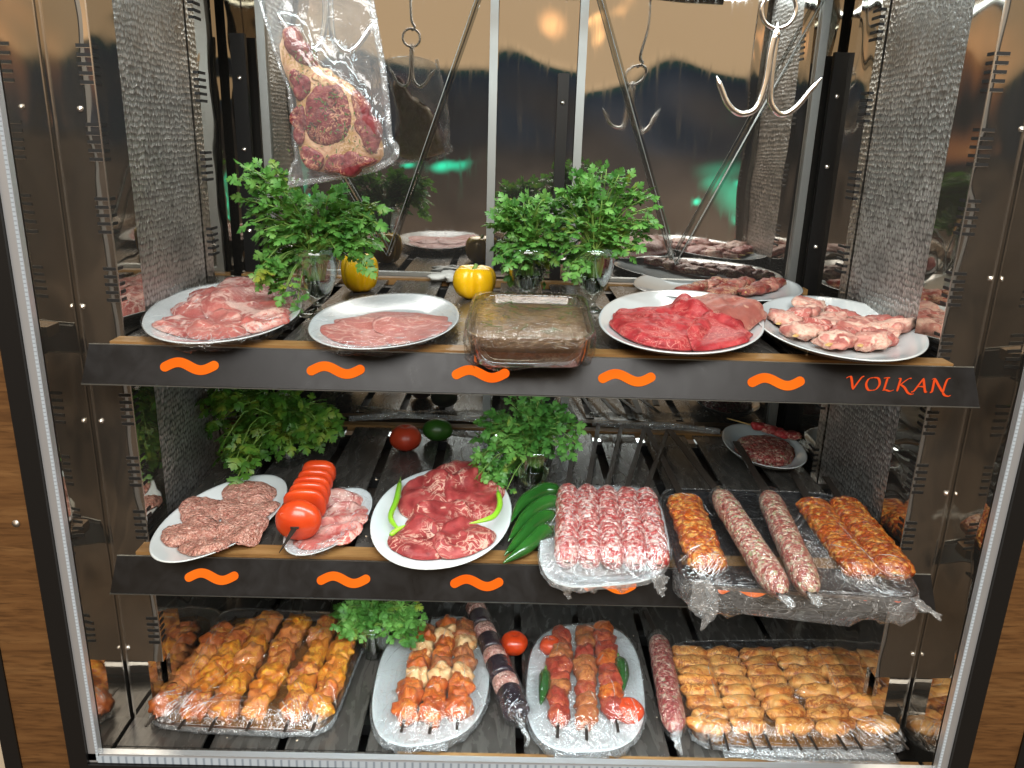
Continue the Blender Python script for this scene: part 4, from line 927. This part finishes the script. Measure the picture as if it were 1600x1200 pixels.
# steak in a bag
YS = .045
def vslab(name, px, Y0, t, mt, parent, seed, irr=.03, wav=.002, rs=10, seg=60, dome=.6, back=True):
    P = np.array([at(x, y, Y=Y0)[[0, 2]] for x, y in px]); c = P.mean(0); d = P-c; ang = np.arctan2(d[:, 1], d[:, 0]); o_ = np.argsort(ang); ang = ang[o_]; rad = np.linalg.norm(d, axis=1)[o_]
    th = np.arange(seg)/seg*2*PI-PI; r = np.interp(th, np.r_[ang-2*PI, ang, ang+2*PI], np.r_[rad, rad, rad])
    for _ in range(1): r = (np.roll(r, 1)+2*r+np.roll(r, -1))/4
    r = r*(1+irr*fbm(np.column_stack([np.cos(th)*.06, np.sin(th)*.06, np.full(seg, seed*.4)]), .02, seed)); s_ = np.linspace(.001, 1, rs)[:, None]
    X = c[0]+s_*r*np.cos(th); Z = c[1]+s_*r*np.sin(th); prof = (1-s_**5)**.5*(1-dome*.4*s_**2); Q = np.stack([X, np.full_like(X, seed*1.), Z], -1)
    if not back: prof = (1-s_**14)**.5*(1-.05*s_**2)
    Yt = Y0-t*prof-wav*fbm(Q*[1, 0, 1], .018, 3)*(1. if back else 1.); R = [np.stack([X[i], Yt[i], Z[i]], -1) for i in range(rs)]
    if back: R += [np.stack([X[i], np.full(seg, Y0)+t*.9*prof[i], Z[i]], -1) for i in range(rs-1, -1, -1)]
    else: R.append(np.stack([X[-1], np.full(seg, Y0+.002), Z[-1]], -1))
    V, F = loft(R); return add(name, V, F, mt, parent), (V, F)
stk = empty('bone_in_steak', at(520, 268, Y=YS), 'large seasoned bone-in steak sealed inside the hanging bag', 'steak')
body = [(447, 45), (466, 52), (482, 84), (502, 108), (532, 122), (560, 146), (582, 190), (600, 238), (604, 250), (570, 262), (520, 270), (488, 268), (474, 258), (466, 225), (470, 180), (463, 150), (448, 115), (434, 78)]
vslab('fat_cap', body, YS, .020, m_fat, stk, 3, wav=.002, dome=.1)
for i, (nm, px, mt, t) in enumerate((
    ('eye_muscle', [(486, 150), (500, 134), (522, 124), (540, 140), (550, 162), (553, 186), (549, 208), (536, 222), (516, 228), (498, 226), (484, 212), (481, 180)], m_eye, 0.0228),
    ('cap_muscle', [(545, 134), (562, 150), (580, 182), (592, 218), (590, 240), (576, 238), (568, 214), (562, 186), (556, 160)], m_eye, 0.0220),
    ('lower_muscle', [(474, 230), (496, 234), (510, 244), (505, 262), (488, 264), (478, 252)], m_eye, 0.0224),
    ('bottom_muscle', [(512, 252), (540, 242), (570, 244), (592, 250), (566, 260), (530, 267), (508, 266)], m_eye, 0.0218),
    ('side_muscle', [(460, 106), (474, 116), (490, 124), (492, 138), (482, 156), (472, 160), (464, 136)], m_eye, 0.0216),
    ('rib_end', [(446, 46), (460, 44), (474, 66), (486, 86), (500, 106), (484, 104), (462, 88), (448, 66)], m_eye, 0.0220),
    ('shoulder_strip', [(500, 112), (520, 114), (538, 126), (522, 122), (502, 128), (488, 124)], m_bone, .0222),
    ('left_rim', [(468, 166), (478, 160), (481, 178), (480, 204), (476, 228), (470, 228), (465, 200)], m_eye, 0.0216))):
    px = np.array(px, float); px = px.mean(0)+(px-px.mean(0))*1.09
    vslab(nm, px, YS, t, mt, stk, 20+i, irr=.07, back=False, rs=9, seg=60)
mb = MB(); rr2 = random.Random(9); mb2 = MB()
for k in range(210):
    cx_, cy_ = rr2.choice([(500, 165), (470, 120), (520, 150), (480, 90), (540, 200), (505, 250), (580, 230), (490, 205)]); x_, y_ = rr2.gauss(cx_, 15), rr2.gauss(cy_, 16)
    if not (450 < x_ < 590 and 60 < y_ < 260) or (x_ > 500+ (y_-60)*.6): continue
    p = at(x_, y_, Y=YS-.0235); a = rr2.uniform(0, PI); L_ = rr2.uniform(.001, .007)
    (mb if k % 3 else mb2).put(*boxalong(p, p+np.array([math.cos(a)*L_, 0, math.sin(a)*L_]), .0006, .0005, (0, 1, 0)))
mb.build('herb_crumb', m_herb, stk); mb2.build('pepper_crumb', m_pepperc, stk)
# the bag: two skins meeting in a sealed rim
def bag():
    out = [(405, -6), (575, -6), (590, 60), (600, 120), (606, 180), (608, 215), (618, 228), (620, 240), (608, 254), (590, 262), (550, 272), (500, 281), (451, 289), (447, 286), (452, 268), (462, 246), (458, 190), (452, 140), (436, 100), (424, 60)]
    P = np.array([at(x, y, Y=YS) for x, y in out]); c = np.array([at(525, 150, Y=YS)[0], 0, at(525, 150, Y=YS)[2]])
    d = P-c; ang = np.arctan2(d[:, 2], d[:, 0]); o_ = np.argsort(ang); ang = ang[o_]; rad = np.hypot(d[:, 0], d[:, 2])[o_]; seg = 120; th = np.arange(seg)/seg*2*PI-PI
    r = np.interp(th, np.r_[ang-2*PI, ang, ang+2*PI], np.r_[rad, rad, rad]); rs = 34; s_ = np.linspace(.001, 1, rs)[:, None]; X = c[0]+s_*r*np.cos(th); Z = c[2]+s_*r*np.sin(th)
    Bp = np.array([at(x, y, Y=YS)[[0, 2]] for x, y in body]); 
    def dist(X, Z):
        q = np.stack([X, Z], -1)[..., None, :]; a = Bp; b = np.roll(Bp, -1, 0); ab = b-a; t = (((q-a)*ab).sum(-1)/(ab*ab).sum(-1)).clip(0, 1); dd = np.linalg.norm(q-(a+ab*t[..., None]), axis=-1).min(-1)
        ins = np.zeros(X.shape, bool)
        for i in range(len(a)):
            x1, y1 = a[i]; x2, y2 = b[i]; cond = ((y1 > Z) != (y2 > Z)); ins ^= cond & (X < (x2-x1)*(Z-y1)/(y2-y1+1e-12)+x1)
        return np.where(ins, -dd, dd)
    D = dist(X, Z); th_ = .0265/(1+np.exp((D-.010)/.006)); 
    Q = np.stack([X*2.2, np.zeros_like(X), Z*.7], -1); wr = fbm(Q, .030, 4)
    edge = np.clip((1-s_)/.10, 0, 1)**.7; R = []
    f = -(th_*edge+.0015+edge*(.006+.006*wr)*(D > 0.004)); bk = th_*edge*1.05+.001+edge*.004*(1+fbm(Q, .03, 8))
    yb = YS+.004*np.sin(X*40)
    root = empty('vacuum_bag', at(530, 288, Y=YS), 'clear vacuum bag hanging at the upper left with a steak inside', 'bag')
    V, F = loft([np.stack([X[i], yb[i]+f[i], Z[i]], -1) for i in range(rs)]); add('front_film', V, F, m_bag, root)
    V, F = loft([np.stack([X[i], yb[i]+bk[i], Z[i]], -1) for i in range(rs)]); add('back_film', V, F, m_bag, root)
    # sealed seams
    for pts, w in (([(575, -20), (590, 60), (600, 120), (606, 180), (609, 216), (619, 230), (616, 246), (590, 262), (550, 272), (500, 281), (451, 289)], .0050), ([(451, 289), (455, 262), (463, 246), (458, 190), (452, 140), (436, 100), (424, 60), (402, -10)], .0026)):
        P_ = resample([at(x, y, Y=YS) for x, y in pts], 60); P_[:, 1] += .002*np.sin(np.arange(60)*.9); V, F = tube(P_, w, 6, .35); add('sealed_seam', V, F, m_filmk, root)
    return root
bag()
# ================================================================== MIDDLE SHELF
z = ZM
sA = Stack(z); sh = Shape4(z+.02, LRFB=((240, 836), (448, 774), (322, 868), (372, 748)), p=2.1)
plate(sh, z, .02, 'white oval plate of brownish minced kofte at the left of the middle shelf', sA)
for i, (pts, lb) in enumerate((
    ([(348, 770), (352, 758), (388, 750), (424, 756), (430, 770), (418, 778), (380, 776)], 'furthest kofte strip on the left middle plate'),
    ([(282, 800), (300, 778), (345, 774), (348, 792), (332, 806), (288, 810)], 'kofte strip at the left, second row from the back'),
    ([(350, 776), (390, 776), (430, 780), (436, 792), (410, 804), (350, 802)], 'long kofte strip at the right, second row from the back'),
    ([(252, 838), (268, 818), (300, 806), (350, 808), (358, 822), (320, 830), (290, 836), (268, 848)], 'kofte strip at the left, third row'),
    ([(352, 808), (400, 802), (418, 806), (408, 826), (372, 848), (348, 842), (340, 824)], 'kofte strip at the right, curving down to the plate edge'),
    ([(274, 846), (300, 836), (340, 840), (362, 850), (342, 860), (290, 857)], 'nearest short kofte strip at the front rim'))):
    slab('kofte_strip', m_kofte, sA, z+.022, pts, t=.016, seed=81+i, lbl=lb, grp='kofte strips on the left middle plate', cat='kofte', irr=.07, ws=.010, wav=.003)
sB = Stack(z); sh = Shape4(z+.018, LRFB=((444, 836), (580, 796), (500, 858), (532, 762)), p=2.05)
plate(sh, z, .018, 'small white plate of streaky meat slices beside the tomato skewer', sB, group='white serving plates')
for i, (pts, lb) in enumerate((
    ([(500, 782), (508, 768), (540, 765), (566, 774), (560, 784), (520, 790)], 'furthest streaky slice on the small plate'),
    ([(490, 808), (515, 788), (545, 780), (570, 786), (572, 798), (530, 810), (500, 818)], 'streaky slice second from the back of the small plate'),
    ([(468, 828), (495, 812), (540, 806), (572, 800), (572, 814), (530, 824), (490, 832)], 'streaky slice second from the front of the small plate'),
    ([(456, 842), (480, 828), (530, 820), (566, 816), (556, 834), (510, 850), (472, 851)], 'nearest streaky slice on the small plate'))):
    slab('meat_slice', m_bacon, sB, z+.02, pts, t=.009, seed=91+i, lbl=lb, grp='streaky slices on the small plate', fold=.006)
drape('cling_film', sh, sB, z+.018, 'cling film over the small plate of streaky slices', seed=17, skirt=.012, m=m_filmt, skm=m_filmt)
# tomato skewer
zt = z+.050
A = PX(466, 812, zt); B = PX(499, 738, zt+.004); d = (B-A)/np.linalg.norm(B-A); sd = np.cross(d, [0, 0, 1]); sd /= np.linalg.norm(sd)
ts = empty('tomato_skewer', (A[0], A[1], z+.02), 'flat iron skewer threaded with one whole tomato and five slices', 'skewer')
tipp = PX(436, 864, z+.012)
pts = np.array([A+d*.0, tipp]); V, F = boxalong(B+d*.02, A-d*.03, .007, .0015); mb = MB().put(V, F)
mid = A-d*.03; dt = (tipp-mid)/np.linalg.norm(tipp-mid); s2 = np.cross(dt, [0, 0, 1]); s2 /= np.linalg.norm(s2); V = [mid-s2*.007-[0, 0, .0015], mid+s2*.007-[0, 0, .0015], mid+s2*.007+[0, 0, .0015], mid-s2*.007+[0, 0, .0015], tipp+[0, 0, .001], tipp-[0, 0, .001]]
mb.put(V, [(0, 1, 2, 3), (0, 3, 4, 5), (1, 5, 4, 2), (3, 2, 4), (0, 5, 1)]); mb.build('skewer', m_iron, ts)
for k, (f, r, w) in enumerate(((.0, .039, .028), (.30, .0375, .0088), (.47, .036, .0088), (.63, .0345, .0088), (.80, .033, .0088), (1.0, .032, .014))):
    c_ = A+(B-A)*f; tl = d+np.array([0, 0, .25+.05*k]) if k else d; tl /= np.linalg.norm(tl); s_ = np.cross(tl, sd)
    V, F = ellips(c_, [sd*r, s_*r*.92, tl*w], 40+k, .05, .03, 28, 16, 2.0 if k == 0 else 2.8); add('tomato' if k == 0 else 'tomato_slice', V, F, m_tom, ts)
# marbled beef plate
sC = Stack(z); sh = Shape4(z+.022, LRFB=((579, 818), (801, 796), (688, 880), (694, 726)), p=2.1)
plate(sh, z, .022, 'white oval plate heaped with marbled beef in the middle of the shelf', sC)
for i, (pts, lb, t) in enumerate((
    ([(664, 750), (700, 732), (740, 730), (760, 748), (730, 764), (680, 764)], 'furthest marbled beef slice, partly under parsley', .028),
    ([(630, 770), (645, 750), (690, 744), (706, 766), (690, 790), (650, 800), (630, 792)], 'marbled beef slice at the back left, beside the long light chilli', .024),
    ([(704, 760), (740, 745), (772, 750), (780, 778), (760, 800), (715, 800), (700, 782)], 'marbled beef slice with large fat corner, back right', .024),
    ([(632, 812), (660, 790), (705, 784), (735, 796), (740, 816), (700, 828), (650, 830)], 'middle marbled beef slice with fine white veins', .020),
    ([(606, 840), (622, 820), (660, 812), (690, 830), (692, 862), (660, 866), (622, 856)], 'nearest left marbled beef slice', .020),
    ([(688, 830), (720, 812), (760, 816), (774, 836), (750, 856), (715, 866), (690, 864)], 'nearest right marbled beef slice', .020))):
    slab('beef_slice', m_marb, sC, z+.025, pts, t=t, seed=101+i, lbl=lb, grp='marbled beef slices', fold=.008, wav=.003)
chilli([PX(625, 752, z+.030), PX(619, 782, z+.030), PX(610, 806, z+.028)+[0, 0, .0], PX(618, 822, z+.028), PX(627, 826, z+.030)], .0055, 'long light green chilli along the left side of the beef plate', m_lgrn, 'light green chillies', seed=3)
chilli([PX(610, 836, z+.03), PX(620, 828, z+.034), PX(634, 820, z+.040)], .0045, 'short light green chilli tip at the front left of the beef plate', m_lgrn, 'light green chillies', seed=4, stem=.003)
chilli([PX(778, 768, z+.04), PX(781, 788, z+.04), PX(772, 806, z+.040), PX(752, 814, z+.042), PX(733, 818, z+.042)], .0055, 'bent light green chilli along the right side of the beef plate', m_lgrn, 'light green chillies', seed=5)
c = PX(634, 703, z); tomato((c[0], c[1], z), .036, 'dark red tomato at the back of the middle shelf', m_tomd, calyx=False)
c = PX(682, 690, z); V, F = ellips((c[0]+.002, c[1]+.01, z+.026), np.diag([.036, .027, .026]), 3, .05, .03, 30, 18); tag(add('lime', V, F, m_lime), 'dark green lime beside the dark red tomato', 'lime')
# parsley left and right
c = vase(452, 724, z, .10, .042, 'short tumbler of parsley behind the kofte plate', False, 'tumbler')
tp = tips_px(rr, [(315, 625), (350, 600), (430, 600), (520, 610), (535, 660), (505, 700), (480, 720), (450, 690), (420, 700), (385, 725), (350, 700), (325, 670)], c[1]-.02, 113, 0, .06)
tp += [tuple(at(*p, Y=c[1]-.15)) for p in ((370, 715), (385, 720), (350, 690), (372, 744))]
parsley('parsley_bunch', (c[0], c[1], z+.09), tp, 'shaded parsley bunch drooping over the kofte plate', 24, m_leafshade, size=.023)
c = vase(832, 768, z, .105, .043, 'tapered tumbler of parsley right of the marbled beef plate', False, 'tumbler')
tp = tips_px(rr, [(745, 680), (765, 640), (800, 625), (850, 622), (895, 645), (910, 680), (880, 705), (830, 700), (800, 735), (785, 770), (760, 765), (742, 740)], c[1], 106, 0, .05)
parsley('parsley_bunch', (c[0], c[1], z+.095), tp, 'bright parsley bunch right of the marbled beef plate', 25, size=.0175)
# long green peppers
for i, pts in enumerate((((874, 766), (846, 767), (816, 786), (798, 816)), ((874, 784), (848, 788), (818, 812), (794, 846)), ((868, 806), (844, 812), (816, 838), (788, 868)), ((858, 828), (844, 836), (818, 858), (786, 880)))):
    zz = z+.024-.003*i
    chilli([PX(x_, y_, zz+.006*(1-abs(j-1)*.5)) for j, (x_, y_) in enumerate(pts)], .0150, 'glossy dark green long pepper, %s of the bundle beside the wrapped mince' % ('furthest', 'second furthest', 'second nearest', 'nearest')[i], m_grn, 'long green peppers', seed=10+i, cat='pepper', name='long_pepper')
# wrapped mince rolls on a square plate
sD = Stack(z); sh = Shape4(z+.022, LRFB=((844, 852), (1045, 838), (948, 897), (940, 750)), p=3.4)
plate(sh, z, .022, 'squarish white plate of pink mince rolls on skewers', sD, well=.75)
for k in range(5):
    b = PX(887+30*k, 768+1.5*k, z+.025); a = PX(886+35.5*k, 884+1.0*k, z+.025); e_ = PX(900+36*k, 655+4*k, z+.02)
    log(a, b, .0215, z+.009, m_mince, 111+k, sD, 'mince_skewer', 'pink and white mince roll, %s of five on the squarish plate' % ('leftmost', 'second from left', 'middle', 'second from right', 'rightmost')[k], 'kebab', 'mince rolls on the squarish plate', 1.0, (e_[0], e_[1], z+.020), .20, .008, .10)
f1 = drape('cling_film', sh, sD, z+.022, 'cling film over the pink mince rolls', seed=21, ncr=130, skirt=.010, crump=.001)
for pts in (((885, 898), (884, 918), (890, 936)), ((1025, 900), (1030, 918), (1036, 932)), ((925, 912), (927, 920), (930, 926)), ((970, 912), (972, 920), (973, 926))):
    shardfilm('film_tail', [at(x_, y_, Y=-.13) for x_, y_ in pts], [.016, .012, .003], 3, f1)
# big wrapped tray at the right
sE = Stack(z); sh = Shape4(z+.016, quad=((1062, 912), (1452, 940), (1305, 772), (1030, 764)), p=9)
tray(sh, z+.001, .015, 'black tray of wrapped kebabs jutting over the middle shelf lip', sE, m_trayd)
G = 'long kebabs on the black tray'
log(PX(1108, 893, z+.02), PX(1066, 782, z+.02), .0335, z+.005, m_adana, 121, sE, 'minced_kebab', 'single orange minced kebab at the left of the black tray', 'kebab', G, .58, PX(1010, 668, z+.02), .20, .009, .08, skw=.007)
log(PX(1352, 902, z+.02), PX(1264, 786, z+.02), .0315, z+.005, m_adana, 122, sE, 'minced_kebab', 'left one of the paired orange kebabs on the black tray', 'kebab', G, .58, PX(1240, 740, z+.02), .20, .009, .08, skw=.007)
log(PX(1404, 903, z+.02), PX(1314, 786, z+.02), .0330, z+.005, m_adana, 123, sE, 'minced_kebab', 'right one of the paired orange kebabs, by the steel wall', 'kebab', G, .58, PX(1290, 745, z+.02), .20, .009, .08, skw=.007)
f2 = drape('cling_film', sh, sE, z+.016, 'cling film stretched over the black kebab tray', seed=25, skirt=.058, ncr=130, crump=.0014, rs=50, seg=130)
for pts, w in ((((1098, 905), (1102, 940), (1112, 950), (1095, 985)), [.02, .024, .016, .002]), (((1430, 940), (1450, 952), (1468, 962)), [.018, .008, .012])):
    shardfilm('film_tail', [at(x_, y_, Y=-.17) for x_, y_ in pts], w, 7, f2)
for i, (a, b, e_, lb) in enumerate((((1222, 930), (1122, 770), (1046, 672), 'left wrapped herbed sausage resting on the black tray'), ((1268, 928), (1198, 772), (1150, 690), 'right wrapped herbed sausage resting on the black tray'))):
    z0 = z+.022; o = log(PX(*a, z0+.02), PX(*b, z0+.02), .0225, z0, m_saus, 131+i, sE, 'wrapped_sausage', lb, 'sausage', 'film wrapped herbed sausages', .95, PX(*e_, z+.03), .08, .012, .16, skw=.008)
    P0 = PX(*a, z0+.02); P1 = PX(*b, z0+.02); d_ = (P1-P0)/np.linalg.norm(P1-P0)
    V, F = tube(np.vstack([P0-d_*.004, P0, P0+d_*.018, P0+d_*.03, P1-d_*.02, P1-d_*.01, P1]), [.006, .012, .0205, .0245, .0245, .018, .010], 24, .96); V = V+np.array([0, 0, .0015]); add('film_wrap', V, F, m_film, o)
    shardfilm('film_twist', [P0+d_*.004, P0-d_*.012, P0-d_*.028+[.006, 0, -.004]], [.006, .012, .006], 5+i, o)
# plate at the back right
sF = Stack(z); sh = Shape4(z+.03, LRFB=((1128, 684), (1259, 706), (1205, 730), (1182, 664)), p=2.1)
plate(sh, z+.004, .026, 'greyish shaded plate of dark shredded meat at the back right', sF)
slab('dark_meat', m_saus2, sF, z+.03, [(1150, 690), (1175, 676), (1215, 682), (1240, 700), (1225, 716), (1190, 716), (1160, 704)], t=.028, seed=141, lbl='mound of dark shredded meat on the shaded back plate', grp=None, fold=.006)
kebab(PX(1178, 672, z+.05), PX(1244, 690, z+.05), .030, 4, [m_beefred, m_marb], 143, sF, 'red beef skewer with long bamboo ends on the shaded back plate', None, z+.052, m_bambo, (.07, .01), .6, 'beef_skewer', flatblade=False)
o = shardfilm('film_roll', [PX(545, 655, z+.02), PX(640, 650, z+.02), PX(760, 658, z+.02)], [.012, .018, .012], 3, None, 'crumpled strip of clear film at the back left of the middle shelf')
o = shardfilm('film_roll', [PX(925, 662, z+.02), PX(1030, 666, z+.02), PX(1125, 674, z+.02)], [.012, .020, .014], 8, None, 'crumpled strip of clear film at the back right of the middle shelf')
# ================================================================== BOTTOM LEVEL
z = ZB
sG = Stack(z); sh = Shape4(z+.014, quad=((222, 1132), (512, 1148), (585, 962), (345, 950)), p=8)
tray(sh, z+.001, .013, 'silver tray of orange chicken skewers at the bottom left', sG, m_traym)
fr = [(250, 1112), (297, 1116), (342, 1118), (398, 1118), (455, 1120), (497, 1120)]; bk = [(354, 985), (390, 978), (424, 966), (466, 974), (514, 972), (549, 980)]
for i in range(6):
    kebab(PX(*fr[i], z+.02), PX(*bk[i], z+.02), .049, 7, (m_chick, m_chick2, m_chick3), 151+i, sG, 'orange chicken skewer, %s on the bottom left tray' % ('leftmost', 'second from the left', 'third from the left', 'third from the right', 'second from the right', 'rightmost')[i], 'chicken skewers on the silver tray', z+.004, m_iron, (.045, .045), .85, 'chicken_skewer', .0025, 'chicken_cube')
def sauce(sh, z):
    R = rings3(sh, [(.02, z+.0052), (.5, z+.0055), (.80, z+.0054), (.90, z+.0040)], 80); R[3][:, :2] += .004*vnoise(R[3], .02, 3)[:, None]
    V, F = loft(R, True, False); return add('marinade', V, [f[::-1] for f in F], m_sauce)
tag(sauce(sh, z), 'brown marinade pooled in the bottom left chicken tray', 'marinade')
drape('cling_film', sh, sG, z+.014, 'cling film over the orange chicken skewers', seed=31, ncr=130, skirt=.014, crump=.0012, rs=50, seg=130)
c = vase(586, 1022, z, .085, .038, 'short tumbler of parsley between the chicken tray and a platter', False, 'tumbler')
tp = tips_px(rr, [(518, 945), (540, 925), (600, 915), (655, 925), (660, 960), (655, 995), (640, 1000), (600, 975), (560, 995), (552, 1010), (545, 985), (520, 970)], c[1], 84, 0, .045)
parsley('parsley_bunch', (c[0], c[1], z+.078), tp, 'low parsley bunch between the bottom tray and platter', 26, size=.0175)
# platter 1
sH = Stack(z); sh = Shape4(z+.022, LRFB=((582, 1080), (764, 1056), (670, 1147), (686, 956)), p=2.7)
plate(sh, z, .022, 'long white platter of orange cubes with fat pieces at the bottom', sH)
for i, (a, b) in enumerate((((633, 1122), (668, 985)), ((675, 1124), (700, 978)), ((716, 1118), (727, 978)))):
    seq = [[m_dkcube, m_dkcube, m_dkcube, m_fatcube, m_dkcube, m_dkcube, m_fatcube, m_dkcube, m_browncube], [m_dkcube, m_dkcube, m_dkcube, m_fatcube, m_browncube, m_dkcube, m_dkcube, m_fatcube, m_dkcube], [m_dkcube, m_dkcube, m_dkcube, m_fatcube, m_browncube, m_browncube, m_fatcube, m_browncube, m_browncube]][i]
    kebab(PX(*a, z+.025), PX(*b, z+.025), .046, 9, seq, 161+i, sH, 'skewer of orange meat and fat cubes, %s on its platter' % ('leftmost', 'middle', 'rightmost')[i], 'meat and fat skewers', z+.007, m_iron, (.04, .05), .9, 'meat_skewer', .0028)
f3 = drape('cling_film', sh, sH, z+.022, 'cling film over the meat and fat skewers', seed=35, skirt=.026)
# aubergine skewer
P0 = PX(810, 1118, z+.03); P1 = PX(741, 945, z+.03); d_ = (P1-P0); L = np.linalg.norm(d_); d_ /= L
au = empty('aubergine_skewer', ((P0+P1)/2*[1, 1, 0]+[0, 0, z]), 'film wrapped skewer of dark aubergine slices alternating with pink mince', 'skewer')
k = 0; pos = 0
for w_, dk in ((.20, 1), (.09, 0), (.15, 1), (.08, 0), (.14, 1), (.10, 0), (.14, 1), (.10, 0)):
    a = P0+d_*L*pos; b = P0+d_*L*(pos+w_); pos += w_
    V, F = blobtube(np.array([a-d_*.001, (a+b)/2, b+d_*.001]), .0265-.004*pos, 170+k, 24, 14, .05, .03, .95, .18 if dk else .3); add('aubergine_piece' if dk else 'mince_piece', V, F, m_aub if dk else m_pinkm, au); k += 1
V, F = tube(np.vstack([P0-d_*.03, P0-d_*.02, P0, P0+d_*.06, (P0+P1)/2, P1-d_*.03, P1, P1+d_*.012]), [.003, .012, .0285, .0295, .0275, .0265, .020, .008], 28, .97); add('film_wrap', V, F, m_film, au)
shardfilm('film_twist', [P0-d_*.020, P0-d_*.038, P0-d_*.055+[.004, 0, -.006], PX(822, 1166, z+.006)], [.008, .006, .004, .005], 2, au)
c = PX(803, 1020, z); tomato((c[0], c[1], z), .029, 'plump red tomato between aubergine skewer and platter', calyx=False, seed=5)
# platter 2
sI = Stack(z); sh = Shape4(z+.022, LRFB=((824, 1080), (1008, 1076), (916, 1159), (908, 966)), p=2.9)
plate(sh, z, .022, 'long white platter of red skewers with tomatoes and chillies', sI)
c = PX(860, 1020, z+.01); tomato((c[0], c[1], z+.008), .024, 'small tomato at the back left of the red skewer platter', st=sI, calyx=False, grp=None)
c = PX(981, 1120, z+.012); tomato((c[0], c[1], z+.006), .030, 'squashed tomato under film at the front right of the platter', st=sI, calyx=False, sq=.7)
for i, (a, b, mm) in enumerate((((872, 1126), (877, 988), [m_redcube, m_redcube, m_browncube]), ((916, 1130), (912, 984), [m_browncube, m_browncube, m_redcube]), ((962, 1118), (940, 980), [m_redcube, m_dkcube, m_redcube]))):
    kebab(PX(*a, z+.025), PX(*b, z+.025), .047, 8, mm, 181+i, sI, 'red marinated meat skewer, %s on the tomato platter' % ('leftmost', 'middle', 'rightmost')[i], 'red meat skewers', z+.007, m_iron, (.045, .05), .8, 'meat_skewer', .0028, amp=.30)
chilli([PX(852, 1050, z+.034), PX(850, 1072, z+.034), PX(845, 1102, z+.030)], .0125, 'dark green chilli at the left edge of the tomato platter', m_grn, 'dark green chillies', sI, seed=7)
chilli([PX(968, 1030, z+.040), PX(974, 1050, z+.040), PX(974, 1080, z+.036)], .0135, 'dark green chilli at the right side of the tomato platter', m_dgrn, 'dark green chillies', sI, seed=8)
f4 = drape('cling_film', sh, sI, z+.022, 'cling film over the red skewers and tomatoes', seed=37, skirt=.026)
for o_, pts in ((f3, ((620, 1140), (640, 1160), (700, 1168))), (f4, ((875, 1165), (880, 1180), (950, 1178)))):
    shardfilm('film_tail', [PX(x_, y_, z+.008) for x_, y_ in pts], [.014, .016, .012], 4, o_)
# wrapped log
sJ = Stack(z); a = PX(1056, 1140, z+.03); b = PX(1028, 992, z+.03)
o = log(a, b, .0235, z+.003, m_saus2, 191, sJ, 'wrapped_sausage', 'long wrapped red and white sausage left of the chicken wing tray', 'sausage', 'film wrapped herbed sausages', .95, PX(1008, 955, z+.02), .08, .012, .16)
d_ = (b-a)/np.linalg.norm(b-a); V, F = tube(np.vstack([a-d_*.02, a-d_*.008, a+d_*.02, (a+b)/2, b-d_*.02, b+d_*.004, b+d_*.016]), [.006, .016, .0255, .0262, .0255, .015, .004], 28, .97); V[:, 2] -= .003; add('film_wrap', V, F, m_film, o)
shardfilm('film_twist', [a-d_*.008, a-d_*.03, PX(1066, 1180, z+.004)], [.010, .010, .003], 3, o)
# chicken wings
sK = Stack(z); sh = Shape4(z+.014, quad=((1086, 1168), (1428, 1172), (1318, 1000), (1040, 1004)), p=8)
tray(sh, z+.001, .013, 'dark tray packed with rows of orange chicken wings', sK, m_trayd)
cols_b = [1083, 1130, 1180, 1236, 1288]; cols_f = [1118, 1182, 1250, 1318, 1386]
for i in range(5):
    A = PX(cols_f[i], 1143, z+.02); B = PX(cols_b[i], 1016, z+.02); A[2] = B[2] = 0; d_ = B-A; L = np.linalg.norm(d_); d_ /= L; s_ = np.array([d_[1], -d_[0], 0])
    root = empty('wing_skewer', (*((A+B)/2)[:2], z+.004), 'column of orange chicken wings on skewers, %s on the dark tray' % ('leftmost', 'second from left', 'middle', 'second from right', 'rightmost')[i], 'kebab', 'chicken wing skewers')
    rr3 = random.Random(200+i)
    for q in (-.3, .3): MB().put(*boxalong(A-d_*.045+s_*q*.05+[0, 0, z+.018], B+d_*.03+s_*q*.05+[0, 0, z+.018], .0022, .001)).build('skewer', m_iron, root)
    for k in range(8):
        c_ = A+d_*L*(k+.5)/8+[0, 0, z+.019]+s_*rr3.uniform(-.003, .003); an = rr3.uniform(-.16, .16)+.1; ax = s_*math.cos(an)+d_*math.sin(an); ay = d_*math.cos(an)-s_*math.sin(an)
        hw = (.040 if i not in (1,) else .034)*rr3.uniform(.92, 1.1)
        V, F = ellips(c_, [ay*L/16*1.25, np.array([0, 0, 1.])*.0155*rr3.uniform(.9, 1.15), ax*hw], 300+i*9+k, .28, .014, 22, 16, 2.3)
        loc = (V-c_)@ax/hw; V = V+ay*(.004*loc**2)[:, None]; V = c_+(V-c_)*(1-.16*loc)[:, None]; V[:, 2] = np.maximum(V[:, 2], z+.005)
        add('chicken_wing', V, F, m_wing, root); sK.put(V, F)
tag(sauce(sh, z), 'brown marinade pooled under the chicken wings', 'marinade')
f5 = drape('cling_film', sh, sK, z+.014, 'cling film over the chicken wings, gathered at the front', seed=41, ncr=130, skirt=.016, crump=.0014, rs=50, seg=130)
shardfilm('film_tail', [PX(1130, 1175, z+.008), PX(1240, 1184, z+.006), PX(1400, 1188, z+.006)], [.016, .020, .022], 4, f5)
bpy.context.view_layer.update()
